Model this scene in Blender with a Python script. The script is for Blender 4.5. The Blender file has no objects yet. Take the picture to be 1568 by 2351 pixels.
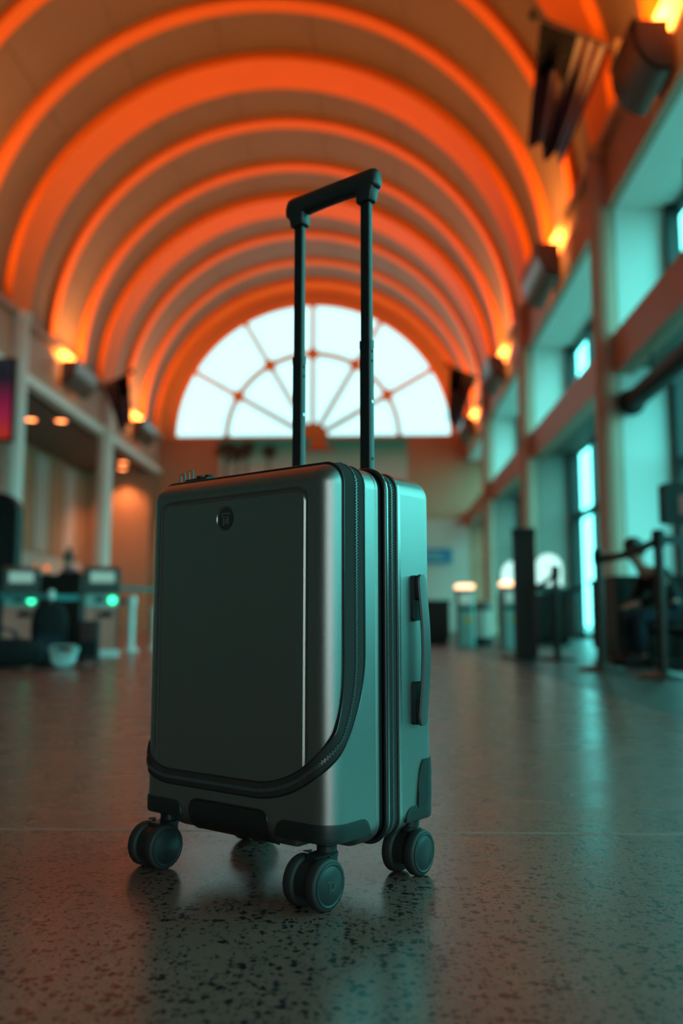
import bpy, bmesh, math, random
from mathutils import Vector, Matrix
random.seed(7)
PI = math.pi
S = bpy.context.scene
COL = S.collection

# ------------------------------------------------------------------ camera
CAM_H = 0.35
cam_d = bpy.data.cameras.new('camera')
cam = bpy.data.objects.new('camera', cam_d); COL.objects.link(cam)
cam_d.sensor_fit = 'VERTICAL'; cam_d.sensor_width = 24; cam_d.sensor_height = 36
cam_d.lens = 36 * 2090 / 2351
cam.location = (0, 0, CAM_H)
cam.rotation_euler = (PI / 2 + math.radians(6.889), 0, math.radians(2.068))
cam_d.clip_start = 0.02; cam_d.clip_end = 400
cam_d.dof.use_dof = True
cam_d.dof.focus_distance = 1.20
cam_d.dof.aperture_fstop = 2.4
S.camera = cam

# ------------------------------------------------------------------ sky
SKY = (0.80, 1.0, 1.0)
SKY_STRENGTH = 6.1
w = bpy.data.worlds.new('sky'); S.world = w; w.use_nodes = True
bg = w.node_tree.nodes['Background']
bg.inputs['Color'].default_value = (*SKY, 1); bg.inputs['Strength'].default_value = SKY_STRENGTH

def portal(name, loc, rot, sx, sy):
    d = bpy.data.lights.new(name, 'AREA'); d.shape = 'RECTANGLE'; d.size = sx; d.size_y = sy
    d.cycles.is_portal = True
    o = bpy.data.objects.new(name, d); COL.objects.link(o); o.location = loc; o.rotation_euler = rot
    return o
Y0_ = -10.0
portal('daylight_portal_side', (4.75, 10.5, 3.25), (0, PI / 2, 0), 6.4, 46)
portal('daylight_portal_back', (2.2, Y0_ - .5, 2.5), (PI / 2, 0, 0), 4.0, 5.0)
portal('daylight_portal_end', (-2.38, 35.6, 10.1), (-PI / 2, 0, 0), 11.2, 5.6)

# ------------------------------------------------------------------ exposure
S.view_settings.view_transform = 'Standard'
S.view_settings.look = 'None'
S.view_settings.gamma = 1
S.view_settings.use_curve_mapping = False
S.view_settings.exposure = 0.0
S.cycles.use_denoising = True
S.cycles.max_bounces = 10
S.cycles.diffuse_bounces = 5
S.cycles.glossy_bounces = 4
S.cycles.transparent_max_bounces = 12
S.cycles.sample_clamp_indirect = 6
S.cycles.caustics_reflective = False
S.cycles.caustics_refractive = False

LAMP_ORANGE = (1.0, 0.36, 0.06)
UPLIGHT_W = 230

# ------------------------------------------------------------------ materials
def mat(name, base, rough=0.5, metal=0.0, spec=0.5, bump=None, vary=None, emit=None):
    m = bpy.data.materials.new(name); m.use_nodes = True
    nt = m.node_tree; b = nt.nodes['Principled BSDF']
    b.inputs['Base Color'].default_value = (*base, 1)
    b.inputs['Roughness'].default_value = rough
    b.inputs['Metallic'].default_value = metal
    b.inputs['Specular IOR Level'].default_value = spec
    tc = nt.nodes.new('ShaderNodeTexCoord')
    if vary:                                     # (scale, amount)
        n = nt.nodes.new('ShaderNodeTexNoise'); n.inputs['Scale'].default_value = vary[0]; n.inputs['Detail'].default_value = 4
        nt.links.new(tc.outputs['Object'], n.inputs['Vector'])
        mx = nt.nodes.new('ShaderNodeMixRGB'); mx.blend_type = 'MIX'
        mx.inputs[1].default_value = (*[c * (1 - vary[1]) for c in base], 1)
        mx.inputs[2].default_value = (*[min(1, c * (1 + vary[1])) for c in base], 1)
        nt.links.new(n.outputs['Fac'], mx.inputs[0]); nt.links.new(mx.outputs[0], b.inputs['Base Color'])
    if bump:                                     # (scale, strength, distance)
        n = nt.nodes.new('ShaderNodeTexNoise'); n.inputs['Scale'].default_value = bump[0]; n.inputs['Detail'].default_value = 2
        nt.links.new(tc.outputs['Object'], n.inputs['Vector'])
        bp = nt.nodes.new('ShaderNodeBump'); bp.inputs['Strength'].default_value = bump[1]; bp.inputs['Distance'].default_value = bump[2]
        nt.links.new(n.outputs['Fac'], bp.inputs['Height']); nt.links.new(bp.outputs['Normal'], b.inputs['Normal'])
    if emit:
        b.inputs['Emission Color'].default_value = (*emit[0], 1); b.inputs['Emission Strength'].default_value = emit[1]
    return m

def glass(name, tint, gloss=0.08):
    m = bpy.data.materials.new(name); m.use_nodes = True; nt = m.node_tree
    nt.nodes.remove(nt.nodes['Principled BSDF'])
    out = nt.nodes['Material Output']
    t = nt.nodes.new('ShaderNodeBsdfTransparent'); t.inputs[0].default_value = (*tint, 1)
    g = nt.nodes.new('ShaderNodeBsdfGlossy'); g.inputs['Roughness'].default_value = 0.03
    mx = nt.nodes.new('ShaderNodeMixShader'); mx.inputs[0].default_value = gloss
    nt.links.new(t.outputs[0], mx.inputs[1]); nt.links.new(g.outputs[0], mx.inputs[2]); nt.links.new(mx.outputs[0], out.inputs[0])
    return m

def terrazzo(name, ground, chip_dark, chip_light, rough):
    m = bpy.data.materials.new(name); m.use_nodes = True; nt = m.node_tree; b = nt.nodes['Principled BSDF']
    L = nt.links.new
    tc = nt.nodes.new('ShaderNodeTexCoord')
    ns = nt.nodes.new('ShaderNodeTexNoise'); ns.inputs['Scale'].default_value = 130; ns.inputs['Detail'].default_value = 1
    L(tc.outputs['Object'], ns.inputs['Vector'])
    va = nt.nodes.new('ShaderNodeVectorMath'); va.operation = 'MULTIPLY_ADD'
    L(ns.outputs['Color'], va.inputs[0]); va.inputs[1].default_value = (0.010, 0.010, 0); L(tc.outputs['Object'], va.inputs[2])
    col = None
    def layer(scale, size, prob, prev, colr):
        v = nt.nodes.new('ShaderNodeTexVoronoi'); v.voronoi_dimensions = '2D'; v.inputs['Scale'].default_value = scale; v.distance = 'MANHATTAN'
        L(va.outputs[0], v.inputs['Vector'])
        sep = nt.nodes.new('ShaderNodeSeparateColor'); L(v.outputs['Color'], sep.inputs[0])
        c1 = nt.nodes.new('ShaderNodeMath'); c1.operation = 'LESS_THAN'; L(sep.outputs[0], c1.inputs[0]); c1.inputs[1].default_value = prob
        sz = nt.nodes.new('ShaderNodeMath'); sz.operation = 'MULTIPLY'; L(sep.outputs[1], sz.inputs[0]); sz.inputs[1].default_value = size
        df = nt.nodes.new('ShaderNodeMath'); df.operation = 'LESS_THAN'; L(v.outputs['Distance'], df.inputs[0]); L(sz.outputs[0], df.inputs[1])
        mu = nt.nodes.new('ShaderNodeMath'); mu.operation = 'MULTIPLY'; L(c1.outputs[0], mu.inputs[0]); L(df.outputs[0], mu.inputs[1])
        mx = nt.nodes.new('ShaderNodeMixRGB'); L(mu.outputs[0], mx.inputs[0]); L(prev, mx.inputs[1]); mx.inputs[2].default_value = (*colr, 1)
        return mx.outputs[0]
    n2 = nt.nodes.new('ShaderNodeTexNoise'); n2.inputs['Scale'].default_value = 5; n2.inputs['Detail'].default_value = 6
    L(tc.outputs['Object'], n2.inputs['Vector'])
    bs = nt.nodes.new('ShaderNodeMixRGB'); L(n2.outputs['Fac'], bs.inputs[0])
    bs.inputs[1].default_value = (*[c * 0.86 for c in ground], 1); bs.inputs[2].default_value = (*[c * 1.14 for c in ground], 1)
    o = bs.outputs[0]
    o = layer(240, 0.42, 0.5, o, [c * 0.75 for c in ground])
    o = layer(150, 0.45, 0.25, o, chip_light)
    o = layer(190, 0.60, 0.42, o, chip_dark)
    o = layer(96, 0.66, 0.42, o, chip_dark)
    L(o, b.inputs['Base Color'])
    rn = nt.nodes.new('ShaderNodeMapRange'); L(n2.outputs['Fac'], rn.inputs[0]); rn.inputs[3].default_value = rough * 0.8; rn.inputs[4].default_value = rough * 1.25
    L(rn.outputs[0], b.inputs['Roughness'])
    b.inputs['Specular IOR Level'].default_value = 0.32
    return m

M = {}
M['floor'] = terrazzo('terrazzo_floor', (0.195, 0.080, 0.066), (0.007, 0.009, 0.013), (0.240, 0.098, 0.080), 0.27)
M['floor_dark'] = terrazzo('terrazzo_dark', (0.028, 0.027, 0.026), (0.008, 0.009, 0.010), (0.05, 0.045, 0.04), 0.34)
M['strip'] = mat('zinc_strip', (0.26, 0.19, 0.165), 0.45, 0.0, vary=(30, 0.1))
M['vault'] = mat('vault_plaster', (0.205, 0.128, 0.075), 0.62, vary=(0.6, 0.12))
M['rib'] = mat('orange_painted_rib', (0.95, 0.21, 0.02), 0.6, spec=0.2, vary=(1.5, 0.05))
M['column'] = mat('column_paint', (0.78, 0.72, 0.68), 0.5, vary=(2, 0.05))
M['wall'] = mat('wall_paint', (0.62, 0.45, 0.40), 0.6, vary=(0.7, 0.07))
M['wall_brown'] = mat('brown_wall', (0.50, 0.235, 0.14), 0.55, vary=(0.8, 0.1))
M['column_warm_lit'] = mat('column_paint_warm_lit', (0.55, 0.30, 0.22), 0.5, vary=(2, 0.05))  # column paint reddened, the warm sconce light is put into its colour
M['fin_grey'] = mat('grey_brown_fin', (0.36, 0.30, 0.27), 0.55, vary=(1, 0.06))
M['beam'] = mat('beam_paint', (0.52, 0.28, 0.20), 0.55, vary=(1.0, 0.05))
M['white'] = mat('white_paint', (0.90, 0.90, 0.88), 0.5, vary=(1.5, 0.03))
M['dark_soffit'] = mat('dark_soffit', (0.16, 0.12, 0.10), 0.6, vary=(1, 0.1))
M['counter_stone'] = mat('dark_stone', (0.05, 0.045, 0.04), 0.4, vary=(4, 0.2))
M['mullion'] = mat('dark_mullion', (0.03, 0.03, 0.03), 0.45, 0.3, vary=(5, 0.1))
M['bronze'] = mat('window_bar', (0.80, 0.30, 0.07), 0.5, vary=(3, 0.1))
M['glass_clear'] = glass('clear_glass', (0.96, 0.98, 0.97), 0.05)
M['glass_fan'] = glass('grey_fan_glass', (0.425, 0.53, 0.53), 0.04)
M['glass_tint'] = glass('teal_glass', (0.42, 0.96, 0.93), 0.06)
M['sconce'] = mat('sconce_metal', (0.20, 0.15, 0.13), 0.38, 0.6, vary=(4, 0.1))
M['lamp_warm'] = mat('lamp_warm', (1, 0.8, 0.6), 0.4, emit=((1, 0.45, 0.12), 14), vary=(5, 0.01))
M['downlight'] = mat('downlight_glow', (1, 0.9, 0.8), 0.4, emit=((1, 0.72, 0.55), 3.0), vary=(5, 0.01))
M['downlight_dim'] = mat('downlight_dim_glow', (1, 0.8, 0.6), 0.4, emit=((1, 0.42, 0.18), 1.2), vary=(5, 0.01))
M['black'] = mat('black_plastic', (0.012, 0.012, 0.012), 0.55, spec=0.25, vary=(20, 0.1))
M['dark_grey'] = mat('dark_grey_plastic', (0.05, 0.05, 0.048), 0.5, vary=(10, 0.1))
M['ground_out'] = mat('outside_paving', (0.25, 0.25, 0.24), 0.8, vary=(0.5, 0.1))
# suitcase
M['shell'] = mat('suitcase_shell', (0.285, 0.275, 0.268), 0.31, 0.9, 0.5, bump=(2400, 0.30, 0.0004))
M['guard'] = mat('suitcase_guard', (0.016, 0.017, 0.0165), 0.42, spec=0.35, bump=(1800, 0.15, 0.0003))
M['emblem'] = mat('emblem_disc', (0.035, 0.038, 0.037), 0.4, 0.2, vary=(60, 0.1))
M['emblem_mark'] = mat('emblem_mark', (0.10, 0.105, 0.10), 0.35, 0.4, vary=(60, 0.1))
M['strap'] = mat('strap_rubber', (0.085, 0.09, 0.088), 0.36, 0.25, bump=(1500, 0.12, 0.0003))
M['tape'] = mat('zip_tape', (0.040, 0.036, 0.035), 0.9, spec=0.12, bump=(1600, 0.8, 0.001), vary=(900, 0.25))
M['teeth'] = mat('zip_teeth', (0.14, 0.15, 0.15), 0.28, 0.6, vary=(300, 0.1))
M['piping'] = mat('gloss_piping', (0.018, 0.018, 0.018), 0.22, vary=(50, 0.1))
M['lip'] = mat('shell_lip', (0.36, 0.38, 0.37), 0.2, 0.9, vary=(50, 0.05))
M['pole'] = mat('handle_pole', (0.030, 0.032, 0.033), 0.33, 0.55, vary=(60, 0.06))
M['grip'] = mat('handle_grip', (0.020, 0.021, 0.021), 0.4, bump=(900, 0.1, 0.0003))
M['tyre'] = mat('wheel_tyre', (0.024, 0.023, 0.022), 0.6, spec=0.35, bump=(700, 0.15, 0.0005))
M['hub'] = mat('wheel_hub', (0.018, 0.020, 0.021), 0.38, spec=0.4, vary=(60, 0.1))
M['chrome'] = mat('steel', (0.5, 0.5, 0.5), 0.3, 1.0, vary=(20, 0.05))

# ------------------------------------------------------------------ helpers
def link(o, parent=None):
    COL.objects.link(o)
    if parent is not None: o.parent = parent
    return o
def tag(o, label=None, cat=None, group=None, kind=None):
    if label: o['label'] = label
    if cat: o['category'] = cat
    if group: o['group'] = group
    if kind: o['kind'] = kind
    return o
def empty(name, loc=(0, 0, 0), rz=0, label=None, cat=None, group=None, kind=None):
    o = bpy.data.objects.new(name, None); o.empty_display_size = 0.1
    o.location = loc; o.rotation_euler = (0, 0, rz); COL.objects.link(o)
    return tag(o, label, cat, group, kind)
def children_of(o):
    return [c for c in COL.objects if c.parent == o]
def copy_tree(o, parent=None):
    c = o.copy(); COL.objects.link(c); c.parent = parent
    for ch in list(o.children): copy_tree(ch, c)
    return c

class MB:
    def __init__(s): s.v = []; s.f = []
    def add(s, vs, fs):
        n = len(s.v); s.v += [tuple(p) for p in vs]; s.f += [tuple(i + n for i in f) for f in fs]; return s
    def box(s, x0, x1, y0, y1, z0, z1, xf=None):
        vs = [(x, y, z) for z in (z0, z1) for y in (y0, y1) for x in (x0, x1)]
        if xf: vs = [xf @ Vector(p) for p in vs]
        return s.add(vs, [(0, 2, 3, 1), (4, 5, 7, 6), (0, 1, 5, 4), (2, 6, 7, 3), (0, 4, 6, 2), (1, 3, 7, 5)])
    def rbox(s, x0, x1, y0, y1, z0, z1, r, n=3, axis='z', xf=None):
        """box with its edges along one axis rounded"""
        def prof(a0, a1, b0, b1):
            out = []
            for (ca, cb, st) in ((a1 - r, b1 - r, 0), (a0 + r, b1 - r, 1), (a0 + r, b0 + r, 2), (a1 - r, b0 + r, 3)):
                for k in range(n + 1):
                    t = (st + k / n) * PI / 2; out.append((ca + r * math.cos(t), cb + r * math.sin(t)))
            return out
        if axis == 'z': P = [[(a, b, z) for a, b in prof(x0, x1, y0, y1)] for z in (z0, z1)]
        elif axis == 'y': P = [[(b, y, a) for a, b in prof(z0, z1, x0, x1)] for y in (y0, y1)]
        else: P = [[(x, a, b) for a, b in prof(y0, y1, z0, z1)] for x in (x0, x1)]
        m = len(P[0]); vs = P[0] + P[1]
        if xf: vs = [xf @ Vector(p) for p in vs]
        fs = [(i, (i + 1) % m, m + (i + 1) % m, m + i) for i in range(m)] + [tuple(reversed(range(m))), tuple(range(m, 2 * m))]
        return s.add(vs, fs)
    def tube(s, pts, r, n=10, closed=False, cap=True):
        pts = [Vector(p) for p in pts]; m = len(pts); rs = r if isinstance(r, (list, tuple)) else [r] * m
        rings = []; up = None
        for i, p in enumerate(pts):
            a = pts[(i - 1) % m] if (closed or i > 0) else p; b = pts[(i + 1) % m] if (closed or i < m - 1) else p
            t = (b - a).normalized()
            if up is None: up = Vector((0, 0, 1)) if abs(t.z) < 0.9 else Vector((1, 0, 0))
            u = (up - t * up.dot(t)).normalized(); v = t.cross(u); up = u
            rings.append([p + (u * math.cos(2 * PI * k / n) + v * math.sin(2 * PI * k / n)) * rs[i] for k in range(n)])
        vs = [q for rg in rings for q in rg]; fs = []
        for i in range(m if closed else m - 1):
            j = (i + 1) % m
            for k in range(n): fs.append((i * n + k, i * n + (k + 1) % n, j * n + (k + 1) % n, j * n + k))
        if cap and not closed: fs += [tuple(reversed(range(n))), tuple((m - 1) * n + k for k in range(n))]
        return s.add(vs, fs)
    def lathe(s, prof, n=32, xf=None):
        """prof: list of (radius, height) about local z"""
        vs = []; fs = []
        for r, z in prof:
            for k in range(n): vs.append(Vector((r * math.cos(2 * PI * k / n), r * math.sin(2 * PI * k / n), z)))
        for i in range(len(prof) - 1):
            for k in range(n): fs.append((i * n + k, i * n + (k + 1) % n, (i + 1) * n + (k + 1) % n, (i + 1) * n + k))
        if prof[0][0] > 1e-6: fs.append(tuple(reversed(range(n))))
        if prof[-1][0] > 1e-6: fs.append(tuple((len(prof) - 1) * n + k for k in range(n)))
        if xf: vs = [xf @ p for p in vs]
        return s.add(vs, fs)
    def poly(s, pts2, d0, d1, xf):
        """2-D outline extruded from d0 to d1; xf(a, b, d) gives the point"""
        m = len(pts2); vs = [xf(a, b, d0) for a, b in pts2] + [xf(a, b, d1) for a, b in pts2]
        fs = [tuple(reversed(range(m))), tuple(range(m, 2 * m))] + [(i, (i + 1) % m, m + (i + 1) % m, m + i) for i in range(m)]
        return s.add(vs, fs)
    def build(s, name, m, parent=None, smooth=False, bevel=0, merge=0, angle=40, fix=True):
        me = bpy.data.meshes.new(name); me.from_pydata(s.v, [], s.f); me.update()
        bm = bmesh.new(); bm.from_mesh(me)
        if merge: bmesh.ops.remove_doubles(bm, verts=bm.verts, dist=merge)
        if fix: bmesh.ops.recalc_face_normals(bm, faces=bm.faces)
        if smooth:
            ca = math.radians(angle)
            for f in bm.faces: f.smooth = True
            for e in bm.edges:
                if len(e.link_faces) == 2 and e.calc_face_angle(0) > ca: e.smooth = False
        bm.to_mesh(me); bm.free()
        if m is not None: me.materials.append(M[m] if isinstance(m, str) else m)
        o = bpy.data.objects.new(name, me); link(o, parent)
        if bevel:
            b = o.modifiers.new('edge', 'BEVEL'); b.width = bevel; b.segments = 2; b.limit_method = 'ANGLE'
        return o

def arc_pts(cx, cz, r, a0, a1, n):
    return [(cx + r * math.cos(a0 + (a1 - a0) * i / n), cz + r * math.sin(a0 + (a1 - a0) * i / n)) for i in range(n + 1)]

# =================================================================== HALL
XC, ZS = -2.38, 7.5            # vault axis and springing height
R_RIB, R_VAULT = 5.84, 6.02
Y0, Y_END = -10.0, 34.3
PITCH = 2.34
COLX_R, COLX_L = 3.45, -8.25
X_OUT, X_LEFT = 4.5, -11.2
X_DARK = 1.12

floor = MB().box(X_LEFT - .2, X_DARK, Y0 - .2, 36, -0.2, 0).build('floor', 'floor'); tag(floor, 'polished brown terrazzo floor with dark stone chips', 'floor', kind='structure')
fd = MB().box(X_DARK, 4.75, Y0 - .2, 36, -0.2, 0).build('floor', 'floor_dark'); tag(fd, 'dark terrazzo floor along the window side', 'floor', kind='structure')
MB().box(X_LEFT, X_DARK, 1.578, 1.586, -0.02, 0.0004).build('divider_strip', 'strip', floor)
og = MB().box(4.75, 90, -60, 90, -0.5, -0.05).build('outside_paving', 'ground_out'); tag(og, 'grey paving outside the side windows', 'paving', kind='structure')

# --- vault : panels between the ribs, each rib a piece of its own
ceil = empty('ceiling', (XC, 12, ZS), label='barrel vaulted ceiling with orange ribs', cat='ceiling', kind='structure')
def arc_slab(r0, r1, y0, y1, a0, a1, n):
    """curved slab; local to the ceiling empty (axis along y)"""
    b = MB(); vs = []; fs = []
    for i in range(n + 1):
        t = a0 + (a1 - a0) * i / n; c, s_ = math.cos(t), math.sin(t)
        for r in (r0, r1):
            for y in (y0, y1): vs.append((r * c, y, r * s_))
    for i in range(n):
        k = i * 4; q = k + 4
        fs += [(k, k + 1, q + 1, q), (k + 2, q + 2, q + 3, k + 3), (k, q, q + 2, k + 2), (k + 1, k + 3, q + 3, q + 1)]
    e = n * 4
    fs += [(0, 2, 3, 1), (e, e + 1, e + 3, e + 2)]
    return b.add(vs, fs)
rib_y = [Y_END - PITCH * k for k in range(19)]
wide_me = arc_slab(R_RIB, R_VAULT + .1, -0.6, 0.6, 0, PI, 96).build('rib', 'rib', ceil, smooth=True)
thin_me = arc_slab(R_RIB + .07, R_VAULT + .1, -0.19, 0.19, 0, PI, 96).build('rib', 'rib', ceil, smooth=True)
first = {0: True, 1: True}
for k, y in enumerate(rib_y):
    src = wide_me if k % 3 == 0 else thin_me; key = 0 if k % 3 == 0 else 1
    if first[key]: o = src; first[key] = False
    else: o = src.copy(); COL.objects.link(o)
    o.location = (0, y - 12, 0)
NP = 9
pan = None
for k in range(len(rib_y) - 1):
    for j in range(NP):
        a0 = PI * j / NP; a1 = PI * (j + 1) / NP; g = 0.0011
        if pan is None or j >= len(pan):
            p = arc_slab(R_VAULT, R_VAULT + .1, -PITCH / 2, PITCH / 2, a0 + g, a1 - g, 10).build('vault_panel', 'vault', ceil, smooth=True)
            pan = (pan or []) + [p]
        else:
            p = pan[j].copy(); COL.objects.link(p)
        p.location = (0, (rib_y[k] + rib_y[k + 1]) / 2 - 12, 0)
arc_slab(R_VAULT + .1, R_VAULT + .25, Y0 - 12.2, 36 - 12, 0, PI, 64).build('vault_shell', 'dark_soffit', ceil, smooth=True)

# --- end wall with its fan window
RW = 5.50; ZW = 7.44; YW = 34.55
o = MB()
out = [(-6.6, -ZW), (6.9, -ZW), (6.9, 6.6), (0, 6.6)]
half = 48
arc = [(RW * math.cos(PI * i / half), RW * math.sin(PI * i / half)) for i in range(half + 1)]
xf = lambda a, b, d: (XC + a, d, ZW + b)
for sgn in (1, -1):
    pts = arc[:half // 2 + 1] if sgn == 1 else arc[half // 2:]
    for i in range(len(pts) - 1):
        a, b = pts[i], pts[i + 1]
        A = (a[0] * 1.5, a[1] * 1.5); B = (b[0] * 1.5, b[1] * 1.5)
        o.poly([a, A, B, b], YW, YW + .5, xf)
o.poly([(-9.2, -ZW), (7.2, -ZW), (7.2, 0), (-9.2, 0)], YW, YW + .5, xf)
wf = o.build('wall_far', 'wall_brown'); tag(wf, 'brown end wall below and around the fan window', 'wall', kind='structure')
lowp = MB().box(XC - 6.0, XC + 6.0, YW - .06, YW, 0, 4.2).build('wall_panel', 'wall', wf)
for i in range(7):
    MB().box(XC - 6.0 + i * 2 - .02, XC - 6.0 + i * 2 + .02, YW - .075, YW - .06, 0, 4.2).build('panel_joint', 'wall_brown', wf)
win = empty('window_1', (XC, YW + .2, ZW), label='half round fan window with radiating bars', cat='window', kind='structure')
b = MB(); n = 64
def ring_bar(r0, r1, y0, y1, nm, m='bronze'):
    return arc_slab(r0, r1, y0, y1, 0, PI, 64).build(nm, m, win, smooth=True)
ring_bar(RW - .16, RW + .02, -.1, .1, 'outer_frame', 'rib')
ring_bar(3.27, 3.45, -.14, .07, 'middle_arc')
ring_bar(0.02, .62, -.07, .07, 'hub')
for i in range(7):
    a = PI * i / 6
    xfm = Matrix.Rotation(-a, 4, 'Y')
    MB().box(.5, RW - .05, -.14, .06, -.09, .09, xf=xfm).build('glazing_bar', 'bronze', win)
for i in range(1, 6):
    a = PI * i / 6; c, s_ = 3.36 * math.cos(a), 3.36 * math.sin(a)
    MB().lathe([(.24, -.09), (.24, .09)], 16, Matrix.Translation((c, -.06, s_)) @ Matrix.Rotation(PI / 2, 4, 'X')).build('boss', 'bronze', win, smooth=True)
for i in range(6):
    for r0, r1 in ((.6, 3.32), (3.40, RW - .12)):
        arc_slab(r0, r1, -.008, .008, PI * i / 6 + .012, PI * (i + 1) / 6 - .012, 12).build('pane', 'glass_fan', win)

# --- side walls
def bays(y_from=Y0, y_to=Y_END):
    ys = [y for k, y in enumerate(rib_y) if k % 3 == 0]
    return [(ys[i + 1], ys[i]) for i in range(len(ys) - 1)]
wr = empty('wall_right', (COLX_R, 12, 0), label='right hand wall of window bays', cat='wall', kind='structure')
def wpart(nm, m, x0, x1, y0, y1, z0, z1, par, bev=0):
    c = par.location
    return MB().box(x0 - c.x, x1 - c.x, y0 - c.y, y1 - c.y, z0 - c.z, z1 - c.z).build(nm, m, par, bevel=bev)
wpart('entablature', 'beam', 3.50, 3.62, Y0, YW, 6.5, 7.5, wr)
wpart('cornice', 'beam', 3.36, 3.60, Y0, YW, 7.38, 7.52, wr)
wpart('lower_moulding', 'beam', 3.46, 3.60, Y0, YW, 6.46, 6.62, wr)
wpart('outer_header', 'beam', 3.62, X_OUT + .2, Y0, YW, 6.52, 7.5, wr)
wpart('bay_soffit', 'white', 3.60, X_OUT, Y0, YW, 6.49, 6.52, wr)
wpart('gallery_beam', 'beam', 3.52, 3.80, Y0, YW, 3.95, 4.55, wr)
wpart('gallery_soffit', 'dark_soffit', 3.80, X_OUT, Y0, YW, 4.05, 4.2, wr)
col_ys = [y for k, y in enumerate(rib_y) if k % 3 == 0 and y > Y0]
for y in col_ys:
    if y < 34:
        wpart('fin_wall', 'white', 3.62, X_OUT, y - .1, y + .1, 4.2, 6.5, wr)
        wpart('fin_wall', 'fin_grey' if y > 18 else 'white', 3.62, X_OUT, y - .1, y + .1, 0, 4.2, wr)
        wpart('window_jamb', 'mullion', X_OUT - .17, X_OUT, y - .28, y - .1, 0, 6.48, wr)
# glazing: dark posts and rails, panes one by one
zr = [0.12, 2.6, 4.05, 4.2, 6.4]
ny = 0
yy = Y0
posts = []
for y1b, y2b in bays():
    for k in range(4): posts.append(y1b + (y2b - y1b) * k / 4)
posts.append(col_ys[0])
posts = sorted(p for p in posts if p >= Y0)
pm = None
for y in posts:
    p = wpart('glazing_post', 'mullion', X_OUT - .06, X_OUT + .1, y - .06, y + .06, 0, 6.5, wr) if pm is None else pm.copy()
    if pm is None: pm = p; py0 = y
    else: COL.objects.link(p); p.location.y = y - py0
wpart('light_block_sill', 'counter_stone', X_OUT - .1, X_OUT - .07, Y0, 12.6, 0, .85, wr)  # added unseen sill, blocks low daylight so the lower case side darkens
for z in (0.0, 2.6, 4.05, 6.38):
    wpart('glazing_rail', 'mullion', X_OUT - .05, X_OUT + .09, Y0, YW, z, z + .12, wr)
for i in range(len(posts) - 1):
    for z0, z1 in ((.12, 2.6), (2.72, 4.05), (4.17, 6.38)):
        far = posts[i] > -6.5  # unseen panes behind the camera stay clear to whiten the suitcase highlight
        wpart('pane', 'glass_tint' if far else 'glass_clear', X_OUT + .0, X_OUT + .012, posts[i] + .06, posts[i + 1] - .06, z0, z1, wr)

wl = empty('wall_left', (COLX_L, 12, 0), label='left hand wall of dim alcoves behind the columns', cat='wall', kind='structure')
wpart('entablature', 'beam', -8.75, -8.30, Y0, YW, 6.1, 7.5, wl)
wpart('cornice', 'beam', -8.40, -8.16, Y0, YW, 7.38, 7.52, wl)
wpart('lower_moulding', 'white', -8.52, -8.24, Y0, YW, 6.04, 6.24, wl)
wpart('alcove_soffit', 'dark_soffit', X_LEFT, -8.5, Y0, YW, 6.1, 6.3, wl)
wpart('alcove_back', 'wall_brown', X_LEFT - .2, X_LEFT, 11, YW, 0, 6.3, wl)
wpart('alcove_back', 'dark_soffit', X_LEFT - .2, X_LEFT, Y0, 11, 0, 6.3, wl)  # unseen near stretch made dark so the suitcase front reflects little light
wpart('dado', 'wall', X_LEFT, X_LEFT + .05, 11, YW, 0, 2.6, wl)
for i in range(16):
    y = 12.5 + i * 1.4
    wpart('wall_panel', 'wall_brown' if i % 2 else 'wall', X_LEFT, X_LEFT + .07, y, y + 1.25, 2.7, 5.9, wl)
wpart('cross_wall', 'wall_brown', X_LEFT, -8.6, 34.3, YW, 0, 6.1, wl)
wb = MB().box(X_LEFT - .2, .2, Y0 - .3, Y0, 0, 14).box(.2, 4.2, Y0 - .3, Y0, 5.0, 14).box(4.2, 4.75, Y0 - .3, Y0, 0, 14).build('wall_back', 'dark_soffit')
w2 = empty('highlight_window', (2.2, Y0 - .15, 0), label='tall clear window added behind the camera for the suitcase edge highlight', cat='window', kind='structure')  # added, unseen; gives the suitcase's near edge a white highlight
for k in range(5): MB().box(-2 + k - .04, -2 + k + .04, -.06, .06, 0, 5).build('glazing_bar', 'mullion', w2)
for z in (0, 2.4, 4.9): MB().box(-2, 2, -.05, .05, z, z + .1).build('rail', 'mullion', w2)
for k in range(4):
    for z0, z1 in ((.1, 2.4), (2.5, 4.9)): MB().box(-2 + k + .04, -1 + k - .04, -.006, .006, z0, z1).build('pane', 'glass_clear', w2)
tag(wb, 'brown wall closing the near end of the hall', 'wall', kind='structure')
for x0, x1, nm, lb in ((-9.0, -8.55, 'left', 'left'), (3.8, 4.75, 'right', 'right')):
    o = MB().box(x0, x1, Y0, YW, 7.5, 8.2).build('trim_1' if nm == 'left' else 'trim_2', 'dark_soffit'); tag(o, 'ledge behind the %s vault foot' % lb, 'ledge', kind='structure')

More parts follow.
